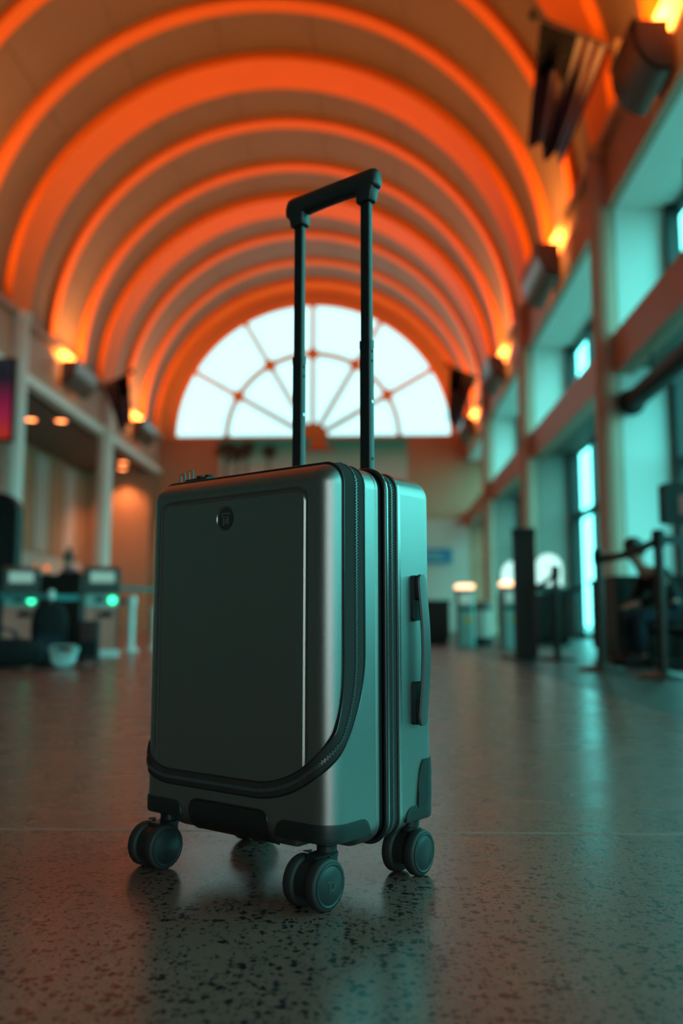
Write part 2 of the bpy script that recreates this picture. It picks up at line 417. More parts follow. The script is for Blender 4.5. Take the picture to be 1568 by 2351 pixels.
# --- columns
def column(x, y, r, label, group, m='column'):
    root = empty('column', (x, y, 0), label=label, cat='column', group=group)
    MB().lathe([(r * 1.25, 0), (r * 1.25, .12), (r * 1.1, .16), (r, .2)], 32).build('base', m, root, smooth=True)
    MB().lathe([(r, .2), (r, 7.2)], 32).build('shaft', m, root, smooth=True)
    MB().lathe([(r, 7.2), (r * 1.05, 7.22), (r * 1.25, 7.45), (r * 1.25, 7.5)], 32).build('capital', m, root, smooth=True)
    return root
for i, y in enumerate(col_ys):
    if y > 34 or y < 5: continue
    lr = {1: 'slim round column beside the far bollard kiosks, farthest on the right', 2: 'slim round column behind the tall black sign on the right', 3: 'broad round column behind the roped queue posts on the right', 4: 'round column right of the picture edge by the hanging screen'}[i]
    ll = {1: 'round column right of the left kiosk pair, farthest on the left', 2: 'round column at the left edge above the black totem', 3: 'round column left of the picture edge', 4: 'foremost round column left of the picture edge'}[i]
    column(COLX_R, y, .185, lr, 'columns along the right side', 'column_warm_lit')
    column(COLX_L, y, .23, ll, 'columns along the left side')

# --- uplight sconces on both entablatures, with their lamps
SC_Y = [30.8, 23.77, 16.75, 10.2]
def sconce(x, y, side, label, L=1.75):
    """half-drum trough, open on top; side=+1 on the right wall (drum bulges to -x)"""
    root = empty('uplight_sconce', (x, y, 7.03), label=label, cat='wall lamp', group='uplight sconces below the vault')
    r = .40
    n = 14
    # quarter drum from the wall foot up to the front rim
    b = MB()
    outer = [(-side * r * math.sin(PI / 2 * i / n), -.5 * math.cos(PI / 2 * i / n)) for i in range(n + 1)] + [(-side * r, .12)]
    inner = [(p[0] * .93, p[1] * .93 if i < n + 1 else .12) for i, p in enumerate(outer)]
    ol = outer + list(reversed(inner))
    b.poly(ol, -L / 2, L / 2, lambda a, c, d: (a, d, c))
    b.build('drum', 'sconce', root, smooth=True)
    for yy in (-L / 2, L / 2 - .03): MB().poly(outer + [(0, .12)], yy, yy + .03, lambda a, c, d: (a, d, c)).build('end_plate', 'sconce', root)
    MB().box(-side * r * 1.03, -side * r * .9, -L / 2 - .02, L / 2 + .02, .09, .14).build('rim', 'sconce', root)
    MB().tube([(-side * .2, -L / 2 + .08, .02), (-side * .2, L / 2 - .08, .02)], .035, 10).build('lamp_tube', 'lamp_warm', root, smooth=True)
    MB().box(min(0, side * .13), max(0, side * .13), -.3, .3, -.35, .1).build('mount', 'sconce', root)
    d = bpy.data.lights.new('uplight', 'AREA'); d.shape = 'RECTANGLE'; d.size = .28; d.size_y = L - .15
    d.energy = UPLIGHT_W; d.color = LAMP_ORANGE; d.spread = math.radians(175)
    lo = bpy.data.objects.new('uplight', d); COL.objects.link(lo); lo.parent = root
    lo.location = (-side * .2, 0, .135); lo.rotation_euler = (PI, 0, 0)
    return root
nmr = ['farthest sconce on the right, beside the far right flag', 'second sconce from the end wall on the right ledge', 'drum sconce on the right ledge left of the bright clerestory', 'large drum sconce at the upper right corner under the flagpole', 'drum sconce right of the camera']
nml = ['farthest sconce on the left, beside the far left flag', 'bright sconce on the left ledge above the alcove', 'sconce left of the picture edge on the left ledge', 'nearer sconce left of the picture edge', 'drum sconce left of the camera']
for i, y in enumerate(SC_Y):
    sconce(3.36, y, 1, nmr[i], .95 if y < 12 else 1.75); sconce(-8.16, y, -1, nml[i], .95 if y < 12 else 1.75)

# --- round downlights
def downlight(x, y, z, r, m, label, group, watt=0):
    root = empty('downlight', (x, y, z), label=label, cat='ceiling light', group=group)
    MB().lathe([(r, -.004), (r, -.01), (r * 1.18, -.01), (r * 1.18, .0)], 28).build('trim_ring', 'white', root, smooth=True)
    MB().lathe([(0, -.006), (r, -.006)], 28).build('lens', m, root)
    if watt:
        d = bpy.data.lights.new('downlight_lamp', 'SPOT'); d.energy = watt; d.color = (1, .40, .14); d.spot_size = 1.9; d.spot_blend = .7; d.shadow_soft_size = .1
        lo = bpy.data.objects.new('downlight_lamp', d); COL.objects.link(lo); lo.parent = root; lo.location = (0, 0, -.03)
for i, (x, y) in enumerate([(4.12, 11.6), (4.12, 18.9), (4.18, 26.2)]):
    downlight(x, y, 6.498, .19, 'downlight', ['round downlight in the teal soffit at the right picture edge', 'round downlight in the middle teal soffit', 'round downlight in the farthest teal soffit'][i], 'downlights in the right bays')
for i, (x, y) in enumerate([(-8.95, 22.0), (-9.0, 25.4), (-9.1, 32.3), (-9.8, 25.2), (-9.5, 33.65), (-10.2, 21.5)]):
    downlight(x, y, 6.098, .15, 'downlight_dim', ['warm downlight right of the left edge column top', 'warm downlight under the bright left sconce', 'warm downlight nearest the end wall in the left alcoves', 'warm downlight set deeper in the alcove between the columns', 'warm downlight deep in the last left alcove', 'warm downlight hidden near the left picture edge'][i], 'downlights in the left alcoves', (0, 0, 160, 160, 420, 160)[i])

# =================================================================== SUITCASE
W, D, ZT, ZB, RC = .3625, .24, .558, .062, .030
PSI = math.radians(-37)
case = empty('suitcase', (-.128, 1.353, 0), PSI, 'grey green hard shell cabin suitcase with raised handle standing on the terrazzo', 'suitcase')
YF = -D / 2
Y_ZIP, Z_LOW, R_RIGHT, R_LEFT = -.0525, .1225, .188, .122         # front pocket zip: side line, arc centre height, arc radius
def sm(a, b, x):
    t = max(0, min(1, (x - a) / (b - a))); return t * t * (3 - 2 * t)
def lin(a, b, step):
    n = max(1, int(math.ceil(abs(b - a) / step - 1e-6))); return [a + (b - a) * i / n for i in range(n)]
def lines(brk):
    """brk: list of (position, step until next)"""
    out = []
    for i in range(len(brk) - 1): out += lin(brk[i][0], brk[i + 1][0], brk[i][1])
    return out + [brk[-1][0]]
PX, PZT, PZE = .139, .5195, .168                   # raised panel: half width, top, where its groove dies out
PCX = -.004
LOGO = (-.012, .494, .0165)
h = W / 2 - RC
XS = lines([(-h, .0035), (-.1505, .0006), (-.1365, .003), (-.118, .004), (-.09, .005), (LOGO[0] - .020, .0007), (LOGO[0] - .012, .003), (LOGO[0] + .012, .0007), (LOGO[0] + .020, .005), (.085, .003), (.1315, .0006), (.1445, .0025), (h, 1)])
ZS_ = lines([(ZB + RC, .003), (.150, .002), (.185, .009), (LOGO[1] - .024, .0007), (LOGO[1] - .010, .003), (LOGO[1] + .010, .0007), (LOGO[1] + .018, .0007), (ZT - RC, 1)])
def groove(x, z):
    # inward depth of the front face at (x, z)
    r = .014
    ax = abs(x - PCX) - (PX - r); az = (z - (PZT - r))
    d = math.hypot(max(ax, 0), max(az, 0)) + min(max(ax, az), 0) - r
    dep = .0028 * sm(0, .0030, d) * (1 - sm(.0030, .0084 if az > ax else .0112, d)) * sm(PZE - .012, PZE + .004, z)
    dl = math.hypot(x - LOGO[0], z - LOGO[1])
    return dep + .0022 * (1 - sm(LOGO[2] - .001, LOGO[2] + .0016, dl))
NA = 8
def ring(y, inset):
    rr = max(RC - inset, 0); x1 = W / 2 - inset; z0 = ZB + inset; z1 = ZT - inset
    P = [(x, y, z0) for x in XS]
    def arc(cx, cz, st): return [(cx + rr * math.cos(st + PI / 2 * k / NA), y, cz + rr * math.sin(st + PI / 2 * k / NA)) for k in range(1, NA)]
    P += arc(h, ZB + RC, -PI / 2)
    P += [(x1, y, z) for z in ZS_]
    P += arc(h, ZT - RC, 0)
    P += [(x, y, z1) for x in reversed(XS)]
    P += arc(-h, ZT - RC, PI / 2)
    P += [(-x1, y, z) for z in reversed(ZS_)]
    P += arc(-h, ZB + RC, PI)
    return P
ZN = .079
def notch(p, z_low=ZB):
    x, y, z = p
    n = sm(.100, .118, abs(x)) * max(1 - sm(-.062, -.044, y), sm(.034, .052, y))
    zm = z_low - .01 + (ZN - z_low + .01) * n
    return (x, y, max(z, zm)) if n > 0 else p
def loft(rings):
    b = MB(); m = len(rings[0])
    vs = [p for r_ in rings for p in r_]; fs = []
    for i in range(len(rings) - 1):
        for k in range(m): fs.append((i * m + k, i * m + (k + 1) % m, (i + 1) * m + (k + 1) % m, (i + 1) * m + k))
    return b.add(vs, fs)
def cap_grid(y, fn=None):
    vs = [(x, y + (fn(x, z) if fn else 0), z) for z in ZS_ for x in XS]; nx = len(XS)
    fs = [(j * nx + i, j * nx + i + 1, (j + 1) * nx + i + 1, (j + 1) * nx + i) for j in range(len(ZS_) - 1) for i in range(nx - 1)]
    return vs, fs
# front half
rings = []
for k in range(NA + 1):
    bta = PI / 2 * k / NA; rings.append(ring(YF + RC * (1 - math.cos(bta)), RC * (1 - math.sin(bta))))
Y_SEAM = -.018
for y, ins in [(y, 0) for y in lin(YF + RC, -.030, .0035)[1:]] + [(-.030, 0), (-.0275, 0), (-.0268, .0009), (-.0258, .0012), (-.0248, .0009), (-.0240, 0), (-.021, 0), (-.0188, .0004), (Y_SEAM, .002), (Y_SEAM, .008)]:
    rings.append(ring(y, ins))
full = loft(rings); cv, cf = cap_grid(YF, groove); full.add(cv, cf)
full.v = [notch(p) for p in full.v]
def zpath(u, x):
    e = .010; u -= e; r = (R_RIGHT if x > 0 else R_LEFT) - e     # the cut runs under the tape
    if u <= 0: return 9
    if u < r: return Z_LOW + e + r - math.sqrt(r ** 2 - (r - u) ** 2)
    return Z_LOW + e
U_F = (-YF - RC) + Y_ZIP                           # flat part of the side in front of the zip
def u_of(x, y):
    ax = abs(x)
    if y >= YF + RC: return Y_ZIP - y
    if ax > W / 2 - RC:
        phi = math.atan2(YF + RC - y, max(1e-6, ax - (W / 2 - RC))); return U_F + RC * phi
    return U_F + RC * PI / 2 + (W / 2 - RC - ax)
lid, low = MB(), MB()
for f in full.f:
    c = [sum(full.v[i][k] for i in f) / len(f) for k in range(3)]
    tgt = lid if (c[1] < Y_ZIP - .010 if c[2] > ZT - RC else c[2] > zpath(u_of(c[0], c[1]), c[0])) else low
    tgt.f.append(f)
for part, nm in ((lid, 'pocket_lid'), (low, 'front_shell')):
    idx = {}
    vs = []
    for f in part.f:
        for i in f:
            if i not in idx: idx[i] = len(vs); vs.append(full.v[i])
    part.v = vs; part.f = [tuple(idx[i] for i in f) for f in part.f]
    # drop collapsed corners
    o = part.build(nm, 'shell', case, smooth=True, merge=1e-6, angle=50)
    if nm == 'pocket_lid': lid_o = o
    else: front_o = o
# back half
rings = []
for y, ins in [(.0262, .008), (.0262, .002), (.0272, .0), (.031, -.0012), (.0322, -.0010), (.0326, .0)] + [(y, 0) for y in lin(.034, D / 2 - RC, .004)]:
    rings.append(ring(y, ins))
for k in range(NA + 1):
    bta = PI / 2 * (1 - k / NA); rings.append(ring(D / 2 - RC * (1 - math.cos(bta)), RC * (1 - math.sin(bta))))
back = loft(rings); cv, cf = cap_grid(D / 2); back.add(cv, cf)
back.v = [notch(p) for p in back.v]
back_o = back.build('back_shell', 'shell', case, smooth=True, merge=1e-6, angle=50)
# dark core behind the seams
core = loft([ring(-.020, .0045), ring(-.0178, .0035), ring(.0262, .0035), ring(.028, .0045)])
core.build('seam_core', 'black', case, smooth=True, merge=1e-6)

# --- ribbons along paths
def frames_loop(pts, nrm):
    out = []; m = len(pts)
    for i in range(m):
        t = (pts[(i + 1) % m] - pts[(i - 1) % m]).normalized(); n_ = (nrm[i] - t * nrm[i].dot(t)).normalized()
        out.append((pts[i], n_, t.cross(n_)))
    return out
def sweep(fr, prof, wid=None):
    """closed sweep; prof = closed loop of (across, out)"""
    b = MB(); m = len(prof); n = len(fr); vs = []; fs = []
    for i, (p, n_, b_) in enumerate(fr):
        k = wid[i] if wid else 1
        for a, c in prof: vs.append(p + b_ * (a * k) + n_ * c)
    for i in range(n):
        j = (i + 1) % n
        for k in range(m): fs.append((i * m + k, i * m + (k + 1) % m, j * m + (k + 1) % m, j * m + k))
    return b.add(vs, fs)
def outline_loop(y, inset=0, step=.006):
    rr = RC - inset; P = []; N = []
    x1, z0, z1 = W / 2 - inset, ZB + inset, ZT - inset
    for x in lin(0, h, step): P.append((x, y, z0)); N.append((0, 0, -1))
    for k in range(13):
        t = -PI / 2 + PI / 2 * k / 12; P.append((h + rr * math.cos(t), y, ZB + RC + rr * math.sin(t))); N.append((math.cos(t), 0, math.sin(t)))
    for z in lin(ZB + RC, ZT - RC, step)[1:]: P.append((x1, y, z)); N.append((1, 0, 0))
    for k in range(13):
        t = PI / 2 * k / 12; P.append((h + rr * math.cos(t), y, ZT - RC + rr * math.sin(t))); N.append((math.cos(t), 0, math.sin(t)))
    for x in lin(h, 0, step)[1:]: P.append((x, y, z1)); N.append((0, 0, 1))
    P.append((0, y, z1)); N.append((0, 0, 1))
    R = [((-p[0], p[1], p[2]), (-q[0], q[1], q[2])) for p, q in zip(P[1:-1], N[1:-1])]
    R.reverse()
    P += [r_[0] for r_ in R]; N += [r_[1] for r_ in R]
    return frames_loop([Vector(p) for p in P], [Vector(q) for q in N])
def tube_prof(off, out, r, n=8): return [(off + r * math.cos(2 * PI * k / n), out + r * math.sin(2 * PI * k / n)) for k in range(n)]
def flat_prof(a0, a1, c0, c1, bulge=0):
    top = [(a1 + (a0 - a1) * k / 6, c1 + bulge * math.sin(PI * k / 6)) for k in range(7)]
    return [(a0, c0), (a1, c0)] + top
def teeth(fr, name, parent, half=.0022, hgt=.0013, lift=.0, pitch=.0021, wid=None):
    """interlocking zip teeth at the middle of a tape, joined"""
    b = MB(); n = len(fr); acc = 0; side = 1
    for i in range(n):
        p, n_, b_ = fr[i]; q, n2, b2 = fr[(i + 1) % n]
        L_ = (q - p).length; t = acc
        while t < L_:
            k = t / L_; c = p.lerp(q, k) + n_.lerp(n2, k) * lift; nn = n_.lerp(n2, k).normalized(); bb = b_.lerp(b2, k).normalized(); tt = nn.cross(bb)
            vs = [c + tt * (sx * .00062) + bb * (side * .0006 + sy * half) + nn * sz for sz in (-.0006, hgt) for sy in (-1, 1) for sx in (-1, 1)]
            b.add(vs, [(4, 5, 7, 6), (0, 1, 5, 4), (2, 6, 7, 3), (0, 4, 6, 2), (1, 3, 7, 5)])
            side = -side; t += pitch
        acc = t - L_
    return tag(b.build(name, 'teeth', parent, fix=True), kind='stuff')

# front pocket zip (U on the front, over the top)
def surf(u, z):
    if u <= U_F: return (W / 2, Y_ZIP - u, z), (1, 0, 0)
    ph = (u - U_F) / RC
    if ph <= PI / 2: return (h + RC * math.cos(ph), YF + RC - RC * math.sin(ph), z), (math.cos(ph), -math.sin(ph), 0)
    return (h - (u - U_F - RC * PI / 2), YF, z), (0, -1, 0)
u_max = U_F + RC * PI / 2 + h
def half_zip(sx, r):
    P = []; N = []; z0 = Z_LOW + r
    for i in range(15):
        u = u_max + (r - u_max) * i / 14; p, q = surf(u, Z_LOW); P.append(p); N.append(q)
    nf = len(P)
    for i in range(1, 61):
        t = PI / 2 * i / 60; p, q = surf(r - r * math.sin(t), z0 - r * math.cos(t)); P.append(p); N.append(q)
    na = len(P)
    for z in lin(z0, ZT - RC, .008)[1:]: P.append((W / 2, Y_ZIP, z)); N.append((1, 0, 0))
    for k in range(13):
        t = PI / 2 * k / 12; P.append((h + RC * math.cos(t), Y_ZIP, ZT - RC + RC * math.sin(t))); N.append((math.cos(t), 0, math.sin(t)))
    for x in lin(h, 0, .008)[1:]: P.append((x, Y_ZIP, ZT)); N.append((0, 0, 1))
    P.append((0, Y_ZIP, ZT)); N.append((0, 0, 1))
    wd = [0.47] * nf + [0.47 + .53 * sm(.38, 1.0, (i + 1) / 60) for i in range(60)] + [1] * (len(P) - na)
    return [((p[0] * sx, p[1], p[2]), (q[0] * sx, q[1], q[2]), k) for p, q, k in zip(P, N, wd)]
rt, lf = half_zip(1, R_RIGHT), half_zip(-1, R_LEFT)
loop_ = rt + list(reversed(lf[1:-1]))
P, N, wid = [a[0] for a in loop_], [a[1] for a in loop_], [a[2] for a in loop_]
FZ = frames_loop([Vector(p) for p in P], [Vector(q) for q in N])
tape = sweep(FZ, flat_prof(-.0410, .0, -.004, .0012, .0020), wid).build('pocket_zip_tape', 'tape', case, smooth=True)
tag(tape, 'wide black zip tape sweeping round the front pocket')
sweep(FZ, tube_prof(-.0417, .0010, .0017), wid).build('piping', 'piping', tape, smooth=True)
sweep(FZ, tube_prof(.0007, .0010, .0016), wid).build('piping', 'piping', tape, smooth=True)
sweep(FZ, tube_prof(.0034, .0002, .0010), wid).build('seam_line', 'lip', tape, smooth=True)
FT = [(p - b_ * (.0195 * k), n_, b_) for (p, n_, b_), k in zip(FZ, wid)]
teeth(FT, 'zip_teeth', tape, half=.0019, hgt=.0016, lift=.0029)
# main zip around the middle
fz2 = outline_loop(.01145)
t2 = sweep(fz2, flat_prof(-.0112, .0112, -.006, -.0008, .0012)).build('main_zip_tape', 'tape', case, smooth=True)
teeth(fz2, 'zip_teeth', t2, half=.0016, hgt=.0010, lift=.0000, pitch=.0019)
for off, out, r, m in ((-.0175, .0016, .0036, 'piping'), (-.0130, .0010, .0026, 'lip'), (.0128, -.0006, .0022, 'piping')):
    sweep(fz2, tube_prof(off, out, r, 10)).build('seam_piping', m, case, smooth=True)
sweep(outline_loop(.0262), [(-.0012, -.002), (.0052, -.002), (.0052, .0012), (.0030, .0022), (.0, .0016), (-.0012, .0004)]).build('shell_rim', 'lip', case, smooth=True)

# --- corner guards
def hsurf(s, sx, front):
    """point on the upright shell: s<0 along the side (away from the corner), s>arc along the front/back face"""
    A = RC * PI / 2
    if s < 0: x, y, n_ = W / 2, YF + RC - s, (1, 0)
    elif s < A:
        ph = s / RC; x, y, n_ = h + RC * math.cos(ph), YF + RC - RC * math.sin(ph), (math.cos(ph), -math.sin(ph))
    else: x, y, n_ = h - (s - A), YF, (0, -1)
    if not front: y = -y; n_ = (n_[0], -n_[1])
    return Vector((x * sx, y, 0)), Vector((n_[0] * sx, n_[1], 0))
def guard(sx, front, s0, s1, zlo, ztop, name='corner_guard', th=.0022):
    b = MB(); n = 44; cols = []
    for i in range(n + 1):
        s = s0 + (s1 - s0) * (0.5 - 0.5 * math.cos(PI * i / n)); p, q = hsurf(s, sx, front); z1 = ztop(s)
        col = []
        for j in range(6):
            z = zlo(s) + (z1 - zlo(s)) * j / 5
            o_ = th * (1 - (.0 if 0 < j < 5 else .35)); col.append((p + q * o_) + Vector((0, 0, z)))
        col = [p - q * .006 + Vector((0, 0, zlo(s)))] + col + [p - q * .004 + Vector((0, 0, z1))]
        cols.append(col)
    m = len(cols[0]); vs = [v for c in cols for v in c]; fs = []
    for i in range(n):
        for j in range(m - 1): fs.append((i * m + j, i * m + j + 1, (i + 1) * m + j + 1, (i + 1) * m + j))
    for i in (0, n): fs.append(tuple(i * m + j for j in range(m)))
    return b.add(vs, fs).build(name, 'guard', case, smooth=True, angle=60)
def round_top(s0, s1, zc, ztop, rad):
    def f(s):
        d = min(s - s0, s1 - s)
        if d >= rad: return ztop
        return zc + (ztop - zc) * math.sqrt(max(0, 1 - (1 - d / rad) ** 2))
    return f
AR = RC * PI / 2
for sx in (1, -1):
    s0, s1 = -(.086 - .036), AR + (h - .090)
    guard(sx, True, s0, s1, lambda s: ZN - .001, round_top(s0, s1, ZN + .002, .1005, .016))
    b0, b1 = -(.090 - .040), AR + (h - .100)
    guard(sx, False, b0, b1, lambda s: ZN + .001, round_top(b0, b1, ZN + .003, .1000, .020))
    c0, c1 = -.022, AR + .03
    guard(sx, False, c0, c1, lambda s: .095, round_top(c0, c1, .102, .160, .018), 'corner_post', .0028)
# plates closing the wheel wells
for sx in (1, -1):
    for front in (1, 0):
        y0, y1 = (YF + .004, -.047) if front else (.040, D / 2 - .004)
        MB().rbox(min(sx * .112, sx * (W / 2 - .003)), max(sx * .112, sx * (W / 2 - .003)), y0, y1, ZN - .0015, ZN + .004, .018, 5).build('wheel_well_plate', 'guard', case, smooth=True)

# --- grip pocket at the foot of the front
def foot(x, v, off):
    # v>0 up the front, v<0 round the bottom edge
    if v >= 0: return Vector((x, YF - off, ZB + RC + v))
    ph = -v / RC; return Vector((x, YF + RC - (RC + off) * math.cos(ph), ZB + RC - (RC + off) * math.sin(ph)))
def foot_patch(x0, x1, vtop, vbot, off, r, nm, m):
    b = MB(); n = 40; mrow = 14; vs = []; fs = []
    for i in range(n + 1):
        x = x0 + (x1 - x0) * (0.5 - 0.5 * math.cos(PI * i / n)); d = min(x - x0, x1 - x); e = r - math.sqrt(max(0, r * r - (r - d) ** 2)) if d < r else 0
        row = [foot(x, vtop - e, off * .2)] + [foot(x, vtop - e - .0006 - (vtop - e - vbot) * j / mrow, off) for j in range(mrow)] + [foot(x, vbot, -.002)]
        vs += row
    k = mrow + 2
    for i in range(n):
        for j in range(k - 1): fs.append((i * k + j, i * k + j + 1, (i + 1) * k + j + 1, (i + 1) * k + j))
    for i in (0, n): fs.append(tuple(i * k + j for j in range(k)))
    return b.add(vs, fs).build(nm, m, case, smooth=True, angle=60)
gp = foot_patch(-.072, .075, .0135, -.044, .0016, .014, 'grip_pocket', 'guard'); tag(gp, 'black moulded grip at the foot of the front')
rim = []
for i in range(25):
    t = i / 24
ln = [foot(-.0735, v, .001) for v in lin(-.04, .0005, .004)] + [foot(-.0735 + .0145 * (1 - math.cos(a)), .0005 + .0145 * math.sin(a), .001) for a in [PI / 2 * k / 8 for k in range(9)]] + [foot(.0765 - .0145 * (1 - math.cos(a)), .0005 + .0145 * math.sin(a), .001) for a in [PI / 2 * (1 - k / 8) for k in range(9)]] + [foot(.0765, v, .001) for v in reversed(lin(-.04, .0005, .004))]
MB().tube(ln, .0011, 8).build('grip_rim', 'piping', gp, smooth=True)

# --- emblem in its round recess
lx, lz, lr = LOGO
em = MB().lathe([(lr - .0006, -.0012), (lr - .0008, .0002), (0, .0002)], 36, Matrix.Translation((lx, YF + .0018, lz)) @ Matrix.Rotation(PI / 2, 4, 'X')).build('emblem_disc', 'emblem', case, smooth=True)
def bar(x0, x1, z0, z1): MB().box(lx + x0, lx + x1, YF + .0006, YF + .0018, lz + z0, lz + z1).build('emblem_mark', 'emblem_mark', em, bevel=.0002)
bar(-.0085, .0085, .0055, .0085); bar(-.0085, -.0060, .0030, .0055); bar(-.0052, -.0028, -.0095, .0035); bar(-.0028, .0060, .0015, .0035); bar(.0036, .0060, -.0075, .0015); bar(.0000, .0018, -.0075, -.0005)

# --- telescopic handle
PY = .101
def pole(x):
    p = MB().rbox(x - .0108, x + .0108, PY - .0066, PY + .0066, .50, .787, .004, 4).build('pole_sleeve', 'pole', case, smooth=True, angle=35)
    MB().rbox(x - .0112, x + .0112, PY - .0070, PY + .0070, .777, .789, .004, 4).build('pole_collar', 'pole', p, smooth=True, angle=35)
    MB().rbox(x - .0095, x + .0095, PY - .0055, PY + .0055, .72, 1.035, .0035, 4).build('pole_rod', 'pole', case, smooth=True, angle=35)
    for z in (.771, .755, .690, .600):
        MB().lathe([(0, .0006), (.0024, .0006), (.0026, 0), (.0026, -.004)][::-1], 14, Matrix.Translation((x + .0108, PY, z)) @ Matrix.Rotation(PI / 2, 4, 'Y')).build('rivet', 'black' if z != .69 else 'chrome', p, smooth=True)
    MB().rbox(x - .016, x + .016, PY - .011, PY + .010, .545, .5595, .004, 4).build('pole_socket', 'guard', case, smooth=True, angle=35)
pole(-.071); pole(.071)
# grip: swept rounded section across, with legs at both ends
g = MB(); GX = .0975
def gsec(x, zc, hh, dy):
    n = 20; out = []
    for k in range(n):
        t = 2 * PI * k / n; c, s_ = math.cos(t), math.sin(t)
        a = math.copysign(abs(c) ** .55, c); b_ = math.copysign(abs(s_) ** .6, s_)
        yo = a * dy * (1 - .22 * max(0, b_)); out.append((x, PY + yo, zc + b_ * hh))
    return out
secs = []
for x, zc, hh, dy in [(-GX, 1.050, .010, .006), (-GX + .002, 1.051, .014, .0095), (-GX + .006, 1.052, .0165, .0118), (-GX + .014, 1.0525, .0178, .0125), (-.055, 1.0530, .0170, .0125), (-.02, 1.054, .0165, .0125), (.02, 1.054, .0165, .0125), (.055, 1.0530, .0170, .0125), (GX - .014, 1.0525, .0178, .0125), (GX - .006, 1.052, .0165, .0118), (GX - .002, 1.051, .014, .0095), (GX, 1.050, .010, .006)]:
    secs.append(gsec(x, zc, hh, dy))
m = 20
g.add([p for s_ in secs for p in s_], [(i * m + k, i * m + (k + 1) % m, (i + 1) * m + (k + 1) % m, (i + 1) * m + k) for i in range(len(secs) - 1) for k in range(m)] + [tuple(reversed(range(m))), tuple((len(secs) - 1) * m + k for k in range(m))])
grip = g.build('handle_grip', 'grip', case, smooth=True, angle=50)
for sx in (-1, 1):
    b = MB(); vs = []; fs = []; n = 20
    lv = [(1.017, .0145, .0098, .071), (1.019, .0158, .0108, .071), (1.030, .0165, .0115, .0722), (1.042, .020, .0120, .0745), (1.054, .0215, .0118, .0755)]
    for z, hx, hy, cx_ in lv:
        for k in range(n):
            t = 2 * PI * k / n; c, s_ = math.cos(t), math.sin(t)
            vs.append((sx * cx_ + math.copysign(abs(c) ** .5, c) * hx, PY + math.copysign(abs(s_) ** .5, s_) * hy, z))
    for i in range(len(lv) - 1):
        for k in range(n): fs.append((i * n + k, i * n + (k + 1) % n, (i + 1) * n + (k + 1) % n, (i + 1) * n + k))
    fs += [tuple(reversed(range(n))), tuple((len(lv) - 1) * n + k for k in range(n))]
    b.add(vs, fs).build('grip_leg', 'grip', grip, smooth=True, angle=50)

# --- side carry handle
sh_y0, sh_y1 = .059, .079
b = MB(); vs = []; fs = []; n = 40
for i in range(n + 1):
    t = i / n; z = .2075 + (.4165 - .2075) * t; e = math.sin(PI * t)
    xo = W / 2 + .0100 + .0045 * e ** 1.3; yo = .0035 * e ** 1.5
    dz = 0
    wd = (sh_y1 - sh_y0) / 2; endr = .010; d = min(t, 1 - t) * .209
    if d < endr: wd *= .55 + .45 * math.sqrt(max(0, 1 - (1 - d / endr) ** 2))
    yc = (sh_y0 + sh_y1) / 2 + yo
    sec = [(-1, 0), (-.85, .9), (-.4, 1.15), (.4, 1.15), (.85, .9), (1, 0), (.85, -.8), (-.85, -.8)]
    for a, c in sec: vs.append((xo + c * .0028, yc + a * wd, z))
m = 8
for i in range(n):
    for k in range(m): fs.append((i * m + k, i * m + (k + 1) % m, (i + 1) * m + (k + 1) % m, (i + 1) * m + k))
fs += [tuple(reversed(range(m))), tuple(n * m + k for k in range(m))]
sh = b.add(vs, fs).build('side_handle', 'strap', case, smooth=True, angle=50)
for z0, z1 in ((.2085, .268), (.352, .4155)):
    MB().rbox(W / 2 - .001, W / 2 + .0045, sh_y0 - .003, sh_y1 - .002, z0, z1, .005, 4, axis='x').build('handle_base', 'guard', sh, smooth=True, angle=40)
    za, zb_ = (z0, z0 + .034) if z0 < .3 else (z1 - .034, z1)
    MB().rbox(W / 2 + .003, W / 2 + .0095, sh_y0 + .001, sh_y1 - .003, za, zb_, .004, 4, axis='x').build('handle_mount', 'guard', sh, smooth=True, angle=40)

# --- zip pulls and lock on the top
zt = ZT + .003
lk = MB().rbox(-.139, -.088, -.086, -.060, zt - .002, zt + .0045, .005, 4).build('lock_plate', 'guard', case, smooth=True, angle=40)
for x in (-.115, -.097): MB().rbox(x - .006, x + .006, -.079, -.066, zt + .004, zt + .0095, .0045, 4).build('lock_button', 'black', lk, smooth=True, angle=40)
for x, tl in ((-.156, -.10), (-.138, -.03)):
    zz = zt - (.004 if x < -.15 else 0)
    pl = MB().rbox(x - .006, x + .004, -.079, -.067, zz - .001, zz + .0045, .003, 3).build('zip_slider', 'piping', case, smooth=True, angle=40)
    a = Matrix.Translation((x, -.073, zz + .004)) @ Matrix.Rotation(tl, 4, 'Y')
    pts = [a @ Vector(p) for p in ((-.0048, 0, 0), (-.0048, 0, .0165), (.0048, 0, .0165), (.0048, 0, 0))]
    MB().tube(pts, .0014, 8, closed=True).build('pull_loop', 'piping', pl, smooth=True)

